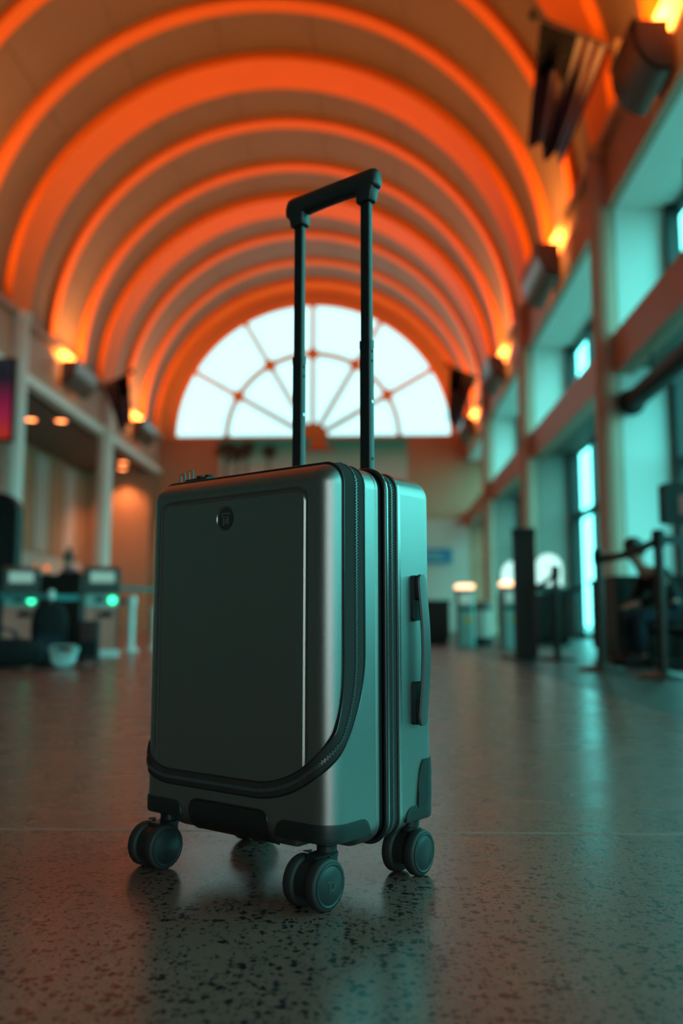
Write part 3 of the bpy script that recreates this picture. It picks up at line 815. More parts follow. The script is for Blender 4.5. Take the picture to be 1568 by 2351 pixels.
# --- four twin casters
WR = .031
def caster(x, y_stem, y_wheel, rz, marks):
    fork = MB(); T = y_wheel - y_stem
    fork.lathe([(.0145, .058), (.0145, .0625), (.0128, .0640), (.0128, .071), (.0150, .0725), (.0150, ZN)], 24)
    # arch over the axle, between the two wheels
    sec = []
    n = 12; pr = []
    for k in range(n + 1):
        a = -.25 * PI + 1.45 * PI * k / n; pr.append((T + .0255 * math.cos(a), .031 + .0255 * math.sin(a)))
    pr = [(T + .027 * math.cos(a), .031 + .027 * math.sin(a)) for a in [(-.15 + 1.3 * k / n) * PI for k in range(n + 1)]]
    fork.poly(pr + [(T, .012)], -.0085, .0085, lambda a, b_, d: (d, a, b_))
    fork.rbox(-.0125, .0125, min(T, 0) - .006, max(T, 0) + .010, .050, .0625, .006, 4)
    fork.box(-.016, .016, -.006 + T * .3, .006 + T * .3, .0595, .0618)
    fork.tube([(-.027, T, WR), (.027, T, WR)], .004, 10)
    f = fork.build('caster_fork', 'guard', case, smooth=True, angle=40); f.location = (x, y_stem, 0); f.rotation_euler = (0, 0, rz)
    prong = MB().tube([(-.012, T * .2 - .010, .0635), (-.019, T * .3 - .016, .0650)], [.0025, .0008], 8).build('swivel_tab', 'guard', f, smooth=True)
    for sx in (-1, 1):
        prof = [(.010, -.0075), (.0265, -.0082), (.0295, -.0074), (WR, -.005), (WR, .005), (.0297, .0074), (.0268, .0082), (.010, .0078)]
        xm = Matrix.Translation((sx * .0178, T, WR)) @ Matrix.Rotation(sx * PI / 2, 4, 'Y')
        MB().lathe(prof, 40, xm).build('wheel', 'tyre', f, smooth=True, angle=50)
        hc = MB().lathe([(.0262, .0070), (.0258, .0092), (.0246, .0096), (.0238, .0090), (.0222, .0090), (.0214, .0096), (0.0, .0100)], 40, xm).build('hub_cap', 'hub', f, smooth=True, angle=50)
        if marks and sx == 1:
            mk = MB()
            for (u0, u1, v0, v1) in ((.002, .0035, -.008, .008), (-.006, .0, .002, .0045), (-.006, .0, -.0065, -.004), (-.006, -.0045, -.0065, .0045), (.0035, .0065, .004, .0062)):
                mk.box(v0, v1, u0, u1, .0098, .0105, xf=xm @ Matrix.Rotation(PI, 4, 'Z'))
            mk.build('hub_mark', 'dark_grey', f)
for x in (.151, -.151):
    caster(x, -.090, -.115, 0.0, x > 0)
    caster(x, .094, .0885, 0.04, False)

# =================================================================== THINGS IN THE HALL
M['teal_panel'] = mat('teal_panel', (0.25, 0.45, 0.42), 0.45, vary=(4, 0.08))
M['kiosk_body'] = mat('kiosk_body', (0.72, 0.22, 0.17), 0.5, vary=(3, 0.06))
M['screen_pale'] = mat('kiosk_screen', (0.3, 0.4, 0.36), 0.3, emit=((0.42, 0.62, 0.52), 0.35), vary=(3, 0.05))
M['led_green'] = mat('green_led', (0.1, 0.9, 0.5), 0.4, emit=((0.04, 1.0, 0.42), 3.5), vary=(3, 0.01))
M['lamp_orange'] = mat('orange_lamp', (1, 0.3, 0.1), 0.4, emit=((1, 0.16, 0.03), 0.9), vary=(3, 0.01))
M['lamp_peach'] = mat('peach_lamp', (1, 0.6, 0.4), 0.4, emit=((1, 0.50, 0.26), 3.2), vary=(3, 0.01))
M['belt_teal'] = mat('belt_teal', (0.03, 0.20, 0.21), 0.6, vary=(30, 0.1))
M['belt_dark'] = mat('belt_dark', (0.012, 0.035, 0.038), 0.6, vary=(30, 0.1))
M['post_dark'] = mat('post_dark', (0.035, 0.024, 0.020), 0.4, 0.2, spec=0.35, vary=(10, 0.1))
M['white_gloss'] = mat('white_gloss', (0.75, 0.78, 0.76), 0.3, vary=(5, 0.03))
M['sign_blue'] = mat('sign_blue', (0.02, 0.16, 0.32), 0.4, vary=(2, 0.08))
M['yellow'] = mat('yellow_sticker', (0.75, 0.42, 0.05), 0.5, vary=(9, 0.1))
M['red_print'] = mat('red_print', (0.35, 0.06, 0.04), 0.5, vary=(5, 0.2))
M['cloth_black'] = mat('black_cloth', (0.014, 0.014, 0.015), 0.85, spec=0.2, bump=(60, 0.3, 0.01), vary=(20, 0.2))
M['cloth_navy'] = mat('navy_cloth', (0.02, 0.03, 0.045), 0.85, spec=0.2, bump=(60, 0.3, 0.01), vary=(20, 0.2))
M['bag_pale'] = mat('pale_bag', (0.45, 0.70, 0.70), 0.45, bump=(40, 0.4, 0.01), vary=(12, 0.15))
M['skin'] = mat('skin', (0.42, 0.22, 0.15), 0.5, vary=(8, 0.06))
M['hair'] = mat('hair', (0.02, 0.014, 0.012), 0.5, vary=(60, 0.2))
M['pink'] = mat('pink_cloth', (0.45, 0.16, 0.24), 0.8, vary=(10, 0.1))
M['maroon'] = mat('maroon_fabric', (0.05, 0.012, 0.012), 0.7, vary=(20, 0.2))
M['panel_white'] = mat('white_lit_face', (0.8, 0.85, 0.8), 0.5, emit=((0.80, 0.95, 0.88), 0.75), vary=(2, 0.03))
M['counter_dark'] = mat('dark_counter', (0.016, 0.012, 0.010), 0.5, spec=0.25, vary=(4, 0.15))

# --- flags on slanting poles
def flag_mat():
    m = bpy.data.materials.new('flag_cloth'); m.use_nodes = True; nt = m.node_tree; b = nt.nodes['Principled BSDF']; L = nt.links.new
    b.inputs['Roughness'].default_value = .9; b.inputs['Specular IOR Level'].default_value = .05
    uv = nt.nodes.new('ShaderNodeUVMap'); sp = nt.nodes.new('ShaderNodeSeparateXYZ'); L(uv.outputs[0], sp.inputs[0])
    def mth(op, a, c=None):
        n = nt.nodes.new('ShaderNodeMath'); n.operation = op
        if hasattr(a, 'links'): L(a, n.inputs[0])
        else: n.inputs[0].default_value = a
        if c is not None:
            if hasattr(c, 'links'): L(c, n.inputs[1])
            else: n.inputs[1].default_value = c
        return n.outputs[0]
    U, V = sp.outputs[0], sp.outputs[1]
    st = mth('MODULO', mth('FLOOR', mth('MULTIPLY', U, 13.0)), 2.0)
    cant = mth('MULTIPLY', mth('LESS_THAN', U, 7 / 13), mth('LESS_THAN', V, .4))
    # five pointed star rows reduced to dots on a staggered grid
    row = mth('MULTIPLY', U, 9 / (7 / 13)); c2 = mth('MULTIPLY', V, 11 / .4)
    par = mth('MODULO', mth('ADD', mth('FLOOR', row), mth('FLOOR', c2)), 2.0)
    fx = mth('SUBTRACT', mth('FRACT', row), .5); fy = mth('SUBTRACT', mth('FRACT', c2), .5)
    dot = mth('LESS_THAN', mth('ADD', mth('MULTIPLY', fx, fx), mth('MULTIPLY', fy, fy)), .10)
    star = mth('MULTIPLY', dot, mth('LESS_THAN', par, .5))
    m1 = nt.nodes.new('ShaderNodeMixRGB'); L(st, m1.inputs[0]); m1.inputs[1].default_value = (.035, .004, .006, 1); m1.inputs[2].default_value = (.12, .11, .13, 1)  # flag colours darkened, shade of the backlit cloth painted in
    m2 = nt.nodes.new('ShaderNodeMixRGB'); L(star, m2.inputs[0]); m2.inputs[1].default_value = (.002, .003, .007, 1); m2.inputs[2].default_value = (.02, .02, .024, 1)
    m3 = nt.nodes.new('ShaderNodeMixRGB'); L(cant, m3.inputs[0]); L(m1.outputs[0], m3.inputs[1]); L(m2.outputs[0], m3.inputs[2])
    L(m3.outputs[0], b.inputs['Base Color']); return m
M['flag'] = flag_mat()
def flag(root_pt, tip_pt, T, E, B0, B1, label):
    """pole from root to tip; cloth hoist T (at the tip) to E, lower edge B0..B1"""
    root = empty('flag', root_pt, label=label, cat='flag', group='flags on slanting poles')
    o = Vector(root_pt); T, E, B0, B1, tip = [Vector(p) - o for p in (T, E, B0, B1, tip_pt)]
    MB().tube([(0, 0, 0), tip], .028, 12).build('flagpole', 'post_dark', root, smooth=True)
    MB().lathe([(0, -.09), (.05, -.07), (.075, 0), (.05, .06), (0, .085)], 16, Matrix.Translation(tip)).build('finial', 'black', root, smooth=True)
    s_ = 1 if root_pt[0] > 0 else -1
    MB().box(min(0, -s_ * .12), max(0, -s_ * .12), -.1, .1, -.12, .12).build('pole_bracket', 'sconce', root)
    b = MB(); nu, nv = 60, 40; vs = []; uvs = []
    for j in range(nv + 1):
        v = j / nv
        for i in range(nu + 1):
            u = i / nu; p = (T.lerp(E, u)).lerp(B0.lerp(B1, u), v)
            amp = .16 * sm(0, .5, v)
            p = p + Vector((0, amp * math.sin(u * 4.5 * PI + v * .8) - .05 * v, -.10 * v * math.sin(u * PI)))
            vs.append(p); uvs.append((u, v))
    fs = [(j * (nu + 1) + i, j * (nu + 1) + i + 1, (j + 1) * (nu + 1) + i + 1, (j + 1) * (nu + 1) + i) for j in range(nv) for i in range(nu)]
    c = b.add(vs, fs).build('flag_cloth', 'flag', root, smooth=True, angle=180)
    ul = c.data.uv_layers.new(name='UVMap')
    for lp in c.data.loops: ul.data[lp.index].uv = uvs[lp.vertex_index]
    sd = c.modifiers.new('thick', 'SOLIDIFY'); sd.thickness = .006
flag((3.34, 11.5, 7.94), (2.19, 11.5, 8.50), (2.27, 11.5, 8.40), (3.20, 11.5, 7.99), (2.07, 11.5, 6.70), (2.52, 11.5, 6.42), 'large flag hanging from a slanting pole at the upper right')
flag((3.34, 26.5, 7.44), (2.20, 26.5, 7.95), (2.27, 26.5, 7.88), (3.05, 26.5, 7.56), (2.20, 26.5, 6.32), (2.50, 26.5, 6.06), 'small flag beside the right end of the fan window')
flag((-8.13, 26.5, 7.42), (-7.28, 26.5, 7.85), (-7.37, 26.5, 7.78), (-8.14, 26.5, 7.42), (-7.26, 26.5, 6.28), (-7.62, 26.5, 6.05), 'small flag left of the fan window above the left columns')

# --- printed banner below the window, sign on the end wall
def banner_mat():
    m = bpy.data.materials.new('banner_print'); m.use_nodes = True; nt = m.node_tree; b = nt.nodes['Principled BSDF']
    tc = nt.nodes.new('ShaderNodeTexCoord'); sp = nt.nodes.new('ShaderNodeSeparateXYZ'); nt.links.new(tc.outputs['Generated'], sp.inputs[0])
    cr = nt.nodes.new('ShaderNodeValToRGB'); e = cr.color_ramp.elements
    e[0].position = 0; e[0].color = (.66, .52, .50, 1); e[1].position = .85; e[1].color = (.015, .42, .40, 1)
    k = e.new(.5); k.color = (.28, .62, .56, 1)
    nt.links.new(sp.outputs[2], cr.inputs[0]); nt.links.new(cr.outputs[0], b.inputs['Base Color']); b.inputs['Roughness'].default_value = .6
    return m
M['banner'] = banner_mat()
M['sun_orange'] = mat('print_orange', (.85, .20, .02), .6, vary=(3, .05)); M['print_red'] = mat('print_red', (.40, .05, .06), .6, vary=(3, .05)); M['print_black'] = mat('print_black', (.012, .012, .012), .6, vary=(3, .1))
bx0, bx1, bz0, bz1 = -5.96, 1.27, 5.75, 7.36
ban = empty('banner', ((bx0 + bx1) / 2, YW - .05, bz0), label='wide printed banner with palms and setting sun below the fan window', cat='banner')
bc = Vector(ban.location)
MB().box(bx0 - bc.x, bx1 - bc.x, -.02, .03, 0, bz1 - bz0).build('banner_sheet', 'banner', ban)
xfb = lambda a, b, d: (a - bc.x, d, b - bc.z)
MB().poly(arc_pts(-2.12, 7.02, .34, 0, PI, 20), -.035, -.02, xfb).build('printed_sun', 'sun_orange', ban)
MB().poly([(-2.75, 6.9), (-1.45, 6.9), (-1.55, 7.02), (-2.65, 7.02)], -.035, -.02, xfb).build('printed_horizon', 'print_red', ban)
def palm(x, z, s, lean):
    t = MB()
    t.poly([(x - .05 * s, bz0 + .01), (x + .05 * s, bz0 + .01), (x + lean + .035 * s, z), (x + lean - .035 * s, z)], -.034, -.02, xfb)
    t.build('printed_palm_trunk', 'print_black', ban)
    rnd = random.Random(int(x * 100)); fr = MB()
    for k in range(13):
        a = 2 * PI * k / 13 + rnd.uniform(-.15, .15); L_ = s * rnd.uniform(.45, .62); c, s_ = math.cos(a), math.sin(a); dr = .12 * s
        fr.poly([(x + lean, z), (x + lean + c * L_ * .5 - s_ * .07 * s, z + s_ * L_ * .5 + c * .07 * s), (x + lean + c * L_, z + s_ * L_ * .8 - dr), (x + lean + c * L_ * .5 + s_ * .07 * s, z + s_ * L_ * .5 - c * .07 * s)], -.034 - .0004 * k, -.02, xfb)
    tag(fr.build('printed_palm_crown', 'print_black', ban), kind='stuff')
for a in ((-5.72, 7.0, 1.0, .05), (-5.30, 6.85, .95, .06), (-4.95, 7.05, .8, .05), (-4.1, 6.92, .75, .08)): palm(*a)
sg = empty('wall_sign', (2.3, YW - .14, 2.55), label='blue rectangular wall sign with pale lines on the end wall', cat='sign')
MB().rbox(-.62, .62, -.04, .04, 0, .55, .04, 3, axis='y').build('sign_panel', 'sign_blue', sg)
for i in range(2): MB().box(-.5, .2 + .15 * i, -.046, -.04, .32 - .18 * i, .40 - .18 * i).build('sign_line', 'teal_panel', sg)

# --- check-in kiosks on the left
def kiosk(x, y, rz, label):
    root = empty('checkin_kiosk', (x, y, 0), rz, label, 'kiosk', 'self check-in kiosks')
    hw = .172
    MB().rbox(-hw - .015, hw + .015, -.16, .22, 0, .07, .02, 3).build('plinth', 'white_gloss', root)
    MB().poly([(-.12, .07), (.2, .07), (.2, .88), (-.02, .88), (-.10, .62), (-.12, .48)], -hw, hw, lambda a, b, d: (d, a, b)).build('cabinet', 'kiosk_body', root, bevel=.008)
    for sx in (-1, 1): MB().poly([(-.14, .07), (.21, .07), (.21, .9), (-.04, .9), (-.13, .62), (-.14, .48)], sx * hw - .008, sx * hw + .008, lambda a, b, d: (d, a, b)).build('side_cheek', 'dark_grey', root)
    mp = MB().box(-hw + .01, hw - .01, -.135, -.09, .50, .63).build('service_panel', 'teal_panel', root, bevel=.004)
    MB().box(-.07, .03, -.142, -.134, .55, .60).build('card_slot', 'black', mp)
    MB().lathe([(0, .02), (.032, .018), (.036, 0)][::-1], 20, Matrix.Translation((.105, -.136, .572)) @ Matrix.Rotation(PI / 2, 4, 'X')).build('status_light', 'led_green', mp, smooth=True)
    MB().rbox(-.02, .11, -.15, -.11, .40, .46, .02, 4, axis='y').build('ticket_slot', 'black', root)
    hd = MB().poly([(-.17, .64), (.20, .66), (.20, .905), (.0, .925), (-.10, .90)], -hw - .012, hw + .012, lambda a, b, d: (d, a, b)).build('screen_hood', 'dark_grey', root, bevel=.012)
    v0, v1 = Vector((0, -.166, .665)), Vector((0, -.105, .893)); d = (v1 - v0).normalized(); nn = Vector((0, -d.z, d.y))
    vs = []
    for k in (0, .006):
        for t, sx in ((.38, -1), (.38, 1), (.86, 1), (.86, -1)): vs.append(v0.lerp(v1, t) + nn * k + Vector((sx * .12, 0, 0)))
    MB().add(vs, [(3, 2, 1, 0), (4, 5, 6, 7), (0, 1, 5, 4), (1, 2, 6, 5), (2, 3, 7, 6), (3, 0, 4, 7)]).build('display', 'screen_pale', hd)
kiosk(-2.83, 9.38, math.radians(19), 'check-in kiosk standing beside the short white barrier posts')
kiosk(-3.68, 9.38, math.radians(22), 'check-in kiosk cut by the left picture edge')

# --- queue barriers
def belt(root, a, b, sag, m, wd=.055):
    pts = []
    a, b = Vector(a), Vector(b); n = 16
    nrm = Vector((-(b - a).y, (b - a).x, 0)).normalized() * .0015
    vs = []; fs = []
    for i in range(n + 1):
        t = i / n; p = a.lerp(b, t) + Vector((0, 0, -4 * sag * t * (1 - t)))
        for zz, s_ in ((-wd / 2, 1), (wd / 2, 1), (wd / 2, -1), (-wd / 2, -1)): vs.append(p + Vector((0, 0, zz)) + nrm * s_)
    for i in range(n):
        for k in range(4): fs.append((i * 4 + k, i * 4 + (k + 1) % 4, i * 4 + 4 + (k + 1) % 4, i * 4 + 4 + k))
    fs += [(0, 1, 2, 3), tuple(n * 4 + k for k in (3, 2, 1, 0))]
    return MB().add(vs, fs).build('belt', m, root)
def stanchion(x, y, ht, label, group, to=None, sag=.05, post='post_dark', bm='belt_dark', r=.032, base=.17, head='black'):
    root = empty('queue_barrier', (x, y, 0), label=label, cat='barrier', group=group)
    MB().lathe([(base, 0), (base, .012), (base * .85, .026), (r * 1.4, .04), (r, .05)], 28).build('base', post, root, smooth=True)
    MB().lathe([(r, .05), (r, ht - .10)], 20).build('post', post, root, smooth=True)
    MB().lathe([(r * 1.25, ht - .11), (r * 1.3, ht - .02), (r * 1.0, ht), (0, ht + .002)], 20).build('head', head if post == 'post_dark' else post, root, smooth=True)
    if to:
        v = Vector((to[0] - x, to[1] - y, 0)); v = v * ((v.length - r * 1.35) / v.length)
        belt(root, (0, 0, ht - .06), (v.x, v.y, to[2]), sag, bm)
    return root
grp = 'queue barriers on the right'
A_, B_, C_ = (1.80, 5.82), (1.64, 6.73), (1.68, 8.54)
stanchion(*A_, .93, 'tallest queue barrier post at the right picture edge', grp, (*B_, .81), .03)
stanchion(*B_, .88, 'queue barrier post standing before the broad column', grp)
stanchion(*C_, .87, 'queue barrier post right of the tall black sign', grp, (1.50, 9.3, .70), .06)
stanchion(3.0, 5.9, .93, 'queue barrier post beyond the right picture edge', grp, (*A_, .87), .03)
stanchion(1.50, 9.3, .78, 'short queue barrier post behind the tall black sign', grp, (2.18, 9.4, .70), .05)
gl = 'queue barriers on the left'
stanchion(-3.20, 8.95, .665, 'queue post with a pale head between the two kiosks', gl, (-2.98, 9.22, .60), .01, bm='belt_teal', r=.024, base=.12, head='white_gloss')
stanchion(-3.72, 8.85, .67, 'queue post at the left picture edge before the kiosk', gl, (-3.2, 8.95, .605), .01, bm='belt_teal', r=.024, base=.12)
stanchion(-2.92, 10.9, .66, 'thicker short white barrier post right of the kiosk', gl, (-3.3, 10.9, .60), .01, post='white_gloss', bm='belt_teal', r=.045, base=.10)
stanchion(-2.78, 11.5, .55, 'thinner short white barrier post near the suitcase edge', gl, (-2.1, 11.6, .49), .01, post='white_gloss', bm='belt_teal', r=.035, base=.09)

# --- tall sign, bollard kiosks, counters on the right
t = empty('sign_stand', (1.46, 8.93, 0), math.radians(-8), 'tall black sign stand beside the queue barriers', 'sign')
MB().rbox(-.24, .26, -.16, .16, 0, .02, .03, 3).build('foot_plate', 'black', t)
MB().box(-.095, .095, -.02, .02, .02, 1.25).build('board', 'counter_dark', t, bevel=.006)
MB().box(-.115, .115, -.03, .03, 1.18, 1.26).build('top_rail', 'black', t, bevel=.006)
for sx in (-1, 1): MB().box(sx * .1 - .012, sx * .1 + .012, -.028, .028, .02, 1.2).build('side_rail', 'post_dark', t)
def bollard(x, y, label):
    r = empty('bollard_kiosk', (x, y, 0), 0, label, 'kiosk', 'slim bollard kiosks with lit tops')
    MB().rbox(-.13, .13, -.12, .12, 0, .80, .05, 5).build('cabinet', 'teal_panel', r, smooth=True)
    MB().rbox(-.145, .145, -.135, .135, .80, .83, .05, 5).build('cap', 'dark_grey', r, smooth=True)
    MB().rbox(-.135, .135, -.125, .125, .83, .905, .035, 5, axis='y').build('lit_top', 'lamp_peach', r, smooth=True)
    MB().box(-.085, .085, -.128, -.119, .62, .75).build('screen', 'screen_pale', r)
    MB().box(-.10, .10, -.132, -.119, .52, .565).build('dark_slot', 'black', r)
    MB().lathe([(.055, 0), (.055, .006), (0, .006)], 20, Matrix.Translation((.04, -.119, .38)) @ Matrix.Rotation(PI / 2, 4, 'X')).build('sticker', 'yellow', r)
bollard(1.335, 13.6, 'slim bollard kiosk with lit top beside the black counter')
bollard(1.86, 12.6, 'slim bollard kiosk with lit top left of the tall black sign')
def counter(nm, x0, x1, y0, y1, ht, m, label):
    r = empty(nm, ((x0 + x1) / 2, (y0 + y1) / 2, 0), 0, label, 'counter'); hx, hy = (x1 - x0) / 2, (y1 - y0) / 2
    MB().box(-hx + .03, hx - .03, -hy + .03, hy - .03, 0, .09).build('kickboard', 'black', r)
    MB().box(-hx, hx, -hy, hy, .09, ht - .04).build('carcass', m, r, bevel=.006)
    MB().box(-hx - .02, hx + .02, -hy - .02, hy + .02, ht - .04, ht).build('counter_top', 'black', r, bevel=.006)
    for k in range(3):
        xa = -hx + .03 + k * (2 * hx - .06) / 3; MB().box(xa + .01, xa + (2 * hx - .06) / 3 - .01, -hy - .012, -hy, .14, ht - .08).build('front_panel', m, r, bevel=.004)
    return r
counter('service_counter', .55, 1.17, 14.3, 14.9, .69, 'counter_dark', 'low black counter partly hidden behind the suitcase')
counter('service_counter', 2.25, 3.3, 8.6, 9.6, .78, 'counter_dark', 'dark service counter behind the seated person on the right')
bn = empty('litter_bin', (1.62, 13.9, 0), 0, 'pale cylindrical litter bin between the two bollard kiosks', 'bin')
MB().lathe([(.15, .0), (.15, .12)], 24).build('bin_base', 'black', bn, smooth=True)
MB().lathe([(.14, .12), (.15, .52)], 24).build('bin_body', 'wall', bn, smooth=True)
MB().lathe([(.155, .52), (.155, .58), (.06, .66), (0, .66)], 24).build('bin_lid', 'dark_grey', bn, smooth=True)
pd = empty('duct', (3.72, 9, 3.5), 0, 'thick black pipe running along under the right gallery beam', 'pipe')
MB().tube([(0, 4.0, 0), (0, -6, 0)], .15, 20).build('pipe', 'black', pd, smooth=True)
MB().lathe([(.19, -.06), (.2, 0), (.17, .05), (0, .055)], 20, Matrix.Translation((0, 4.0, 0)) @ Matrix.Rotation(-PI / 2, 4, 'X')).build('end_cap', 'black', pd, smooth=True)
for y in (3, 0, -3): MB().tube([(0, y, .12), (0, y, .6)], .015, 8).build('hanger', 'black', pd)
hs = empty('hanging_screen', (2.42, 7.0, 1.09), math.radians(10), 'dark hanging screen with reddish picture at the right picture edge', 'screen')
MB().rbox(-.24, .26, -.04, .04, 0, .31, .03, 4, axis='y').build('housing', 'black', hs)
MB().box(-.12, .22, -.046, -.039, .07, .22).build('picture', 'red_print', hs)
MB().tube([(.1, 0, .3), (.1, 0, 2.95)], .02, 10).build('drop_rod', 'black', hs)

# --- left side: counter, lamps, screen, totem, luggage
cl = counter('checkin_counter', -6.4, -4.55, 14.0, 14.8, 1.08, 'counter_dark', 'dark check-in counter behind the kiosks')
for i, x in enumerate((-5.26, -5.09)):
    l = empty('counter_lamp', (x, 13.98, 1.08), 0, 'left of the two round orange lamps on the check-in counter' if i == 0 else 'right of the two round orange lamps on the check-in counter', 'lamp', 'orange lamps on the counter')
    MB().lathe([(.05, 0), (.05, .012), (.012, .02), (.012, .06)], 16).build('lamp_foot', 'black', l, smooth=True)
    MB().lathe([(0, .05), (.04, .062), (.055, .10), (.04, .138), (0, .15)], 18).build('globe', 'lamp_orange', l, smooth=True)
def screen_mat():
    m = bpy.data.materials.new('screen_picture'); m.use_nodes = True; nt = m.node_tree; b = nt.nodes['Principled BSDF']
    tc = nt.nodes.new('ShaderNodeTexCoord'); sp = nt.nodes.new('ShaderNodeSeparateXYZ'); nt.links.new(tc.outputs['Generated'], sp.inputs[0])
    cr = nt.nodes.new('ShaderNodeValToRGB'); e = cr.color_ramp.elements
    e[0].position = 0; e[0].color = (.45, .03, .01, 1); e[1].position = .75; e[1].color = (.012, .010, .02, 1); k = e.new(.35); k.color = (.28, .01, .06, 1)
    nt.links.new(sp.outputs[2], cr.inputs[0]); nt.links.new(cr.outputs[0], b.inputs['Emission Color']); b.inputs['Emission Strength'].default_value = .8
    b.inputs['Base Color'].default_value = (.01, .01, .01, 1); b.inputs['Roughness'].default_value = .3
    return m
M['screen_pic'] = screen_mat()
ls = empty('wall_screen', (-8.55, 19.0, 4.25), 0, 'tall screen with red and purple picture at the left picture edge', 'screen')
MB().box(-.8, .8, -.06, .06, -.05, 1.80).build('bezel', 'black', ls, bevel=.01)
MB().box(-.74, .74, -.068, -.058, .02, 1.73).build('picture', 'screen_pic', ls)
MB().tube([(0, .0, 1.8), (0, .0, 1.86)], .05, 10).build('ceiling_mount', 'black', ls)
tt = empty('display_totem', (-4.42, 10.4, 0), 0, 'tall black display totem with rounded shoulders at the left picture edge', 'totem')
MB().rbox(-.42, .42, -.2, .2, 0, .04, .06, 4).build('foot_plate', 'black', tt)
pts = [(-.3, .04), (.3, .04), (.3, 1.62)] + arc_pts(.08, 1.62, .22, 0, PI / 2, 10) + arc_pts(-.08, 1.62, .22, PI / 2, PI, 10)
MB().poly(pts, -.1, .1, lambda a, b, d: (a, d, b)).build('cabinet', 'black', tt, bevel=.01)
MB().box(-.22, .22, -.108, -.099, .9, 1.55).build('dark_glass', 'piping', tt)

def blob(prof_fn, name, m, parent, nu=28, nv=18):
    b = MB(); vs = []; fs = []
    for j in range(nv + 1):
        for i in range(nu): vs.append(prof_fn(2 * PI * i / nu, j / nv))
    for j in range(nv):
        for i in range(nu): fs.append((j * nu + i, j * nu + (i + 1) % nu, (j + 1) * nu + (i + 1) % nu, (j + 1) * nu + i))
    fs += [tuple(reversed(range(nu))), tuple(nv * nu + i for i in range(nu))]
    return b.add(vs, fs).build(name, m, parent, smooth=True, angle=180)
def sq(c, e): return math.copysign(abs(c) ** e, c)
bp = empty('backpack', (-2.66, 7.42, .0), math.radians(15), 'black backpack standing upright between the kiosks', 'backpack')
blob(lambda a, t: (sq(math.cos(a), .7) * .145 * (1 - .5 * max(0, t - .6) ** 1.2 * 2) * (.82 + .18 * math.sin(PI * min(1, t * 1.2))), sq(math.sin(a), .7) * .10 * (1 - .55 * t * t) + .02 * t, .005 + .50 * math.sin(PI / 2 * t) ** 1.0), 'pack_body', 'cloth_black', bp)
blob(lambda a, t: (sq(math.cos(a), .6) * .10, -.085 + sq(math.sin(a), .6) * .04 * (1 - .4 * t), .04 + .20 * t), 'front_pocket', 'cloth_navy', bp)
MB().tube([(-.04, .03, .49), (-.03, .03, .53), (.03, .03, .53), (.04, .03, .49)], .008, 8).build('top_loop', 'cloth_black', bp, smooth=True)
for sx in (-1, 1): MB().tube([(sx * .07, .05, .47), (sx * .09, .12, .38), (sx * .10, .13, .22), (sx * .09, .09, .06)], .014, 8).build('shoulder_strap', 'cloth_black', bp, smooth=True)
df = empty('duffel_bag', (-2.86, 6.95, 0), math.radians(8), 'dark duffel bag lying on the floor in front of the kiosks', 'bag')
blob(lambda a, t: ((t - .5) * .62 * (1), sq(math.cos(a), .7) * .12 * (1 - (2 * abs(t - .5)) ** 4 * .45), .115 + sq(math.sin(a), .7) * .112 * (1 - (2 * abs(t - .5)) ** 4 * .35)), 'bag_body', 'cloth_black', df)
for s_ in (-1, 1): MB().tube([(-.12, s_ * .05, .215), (-.09, s_ * .04, .28), (0, s_ * .02, .30), (.09, s_ * .04, .28), (.12, s_ * .05, .215)], .009, 8).build('carry_strap', 'cloth_navy', df, smooth=True)
tb = empty('tote_bag', (-2.36, 6.90, 0), math.radians(-10), 'pale teal soft bag slumped beside the duffel bag', 'bag')
blob(lambda a, t: (sq(math.cos(a), .8) * (.075 + .055 * t) * (.6 + .4 * min(1, t * 4)), sq(math.sin(a), .8) * (.05 + .01 * math.sin(6 * t)), .006 + .10 * t + .055 * t * math.cos(a) ** 2), 'bag_body', 'bag_pale', tb)
for s_ in (-1, 1): MB().tube([(-.10, s_ * .03, .14), (-.085, s_ * .03, .17), (.085, s_ * .03, .17), (.10, s_ * .03, .14)], .006, 8).build('bag_strap', 'bag_pale', tb, smooth=True)

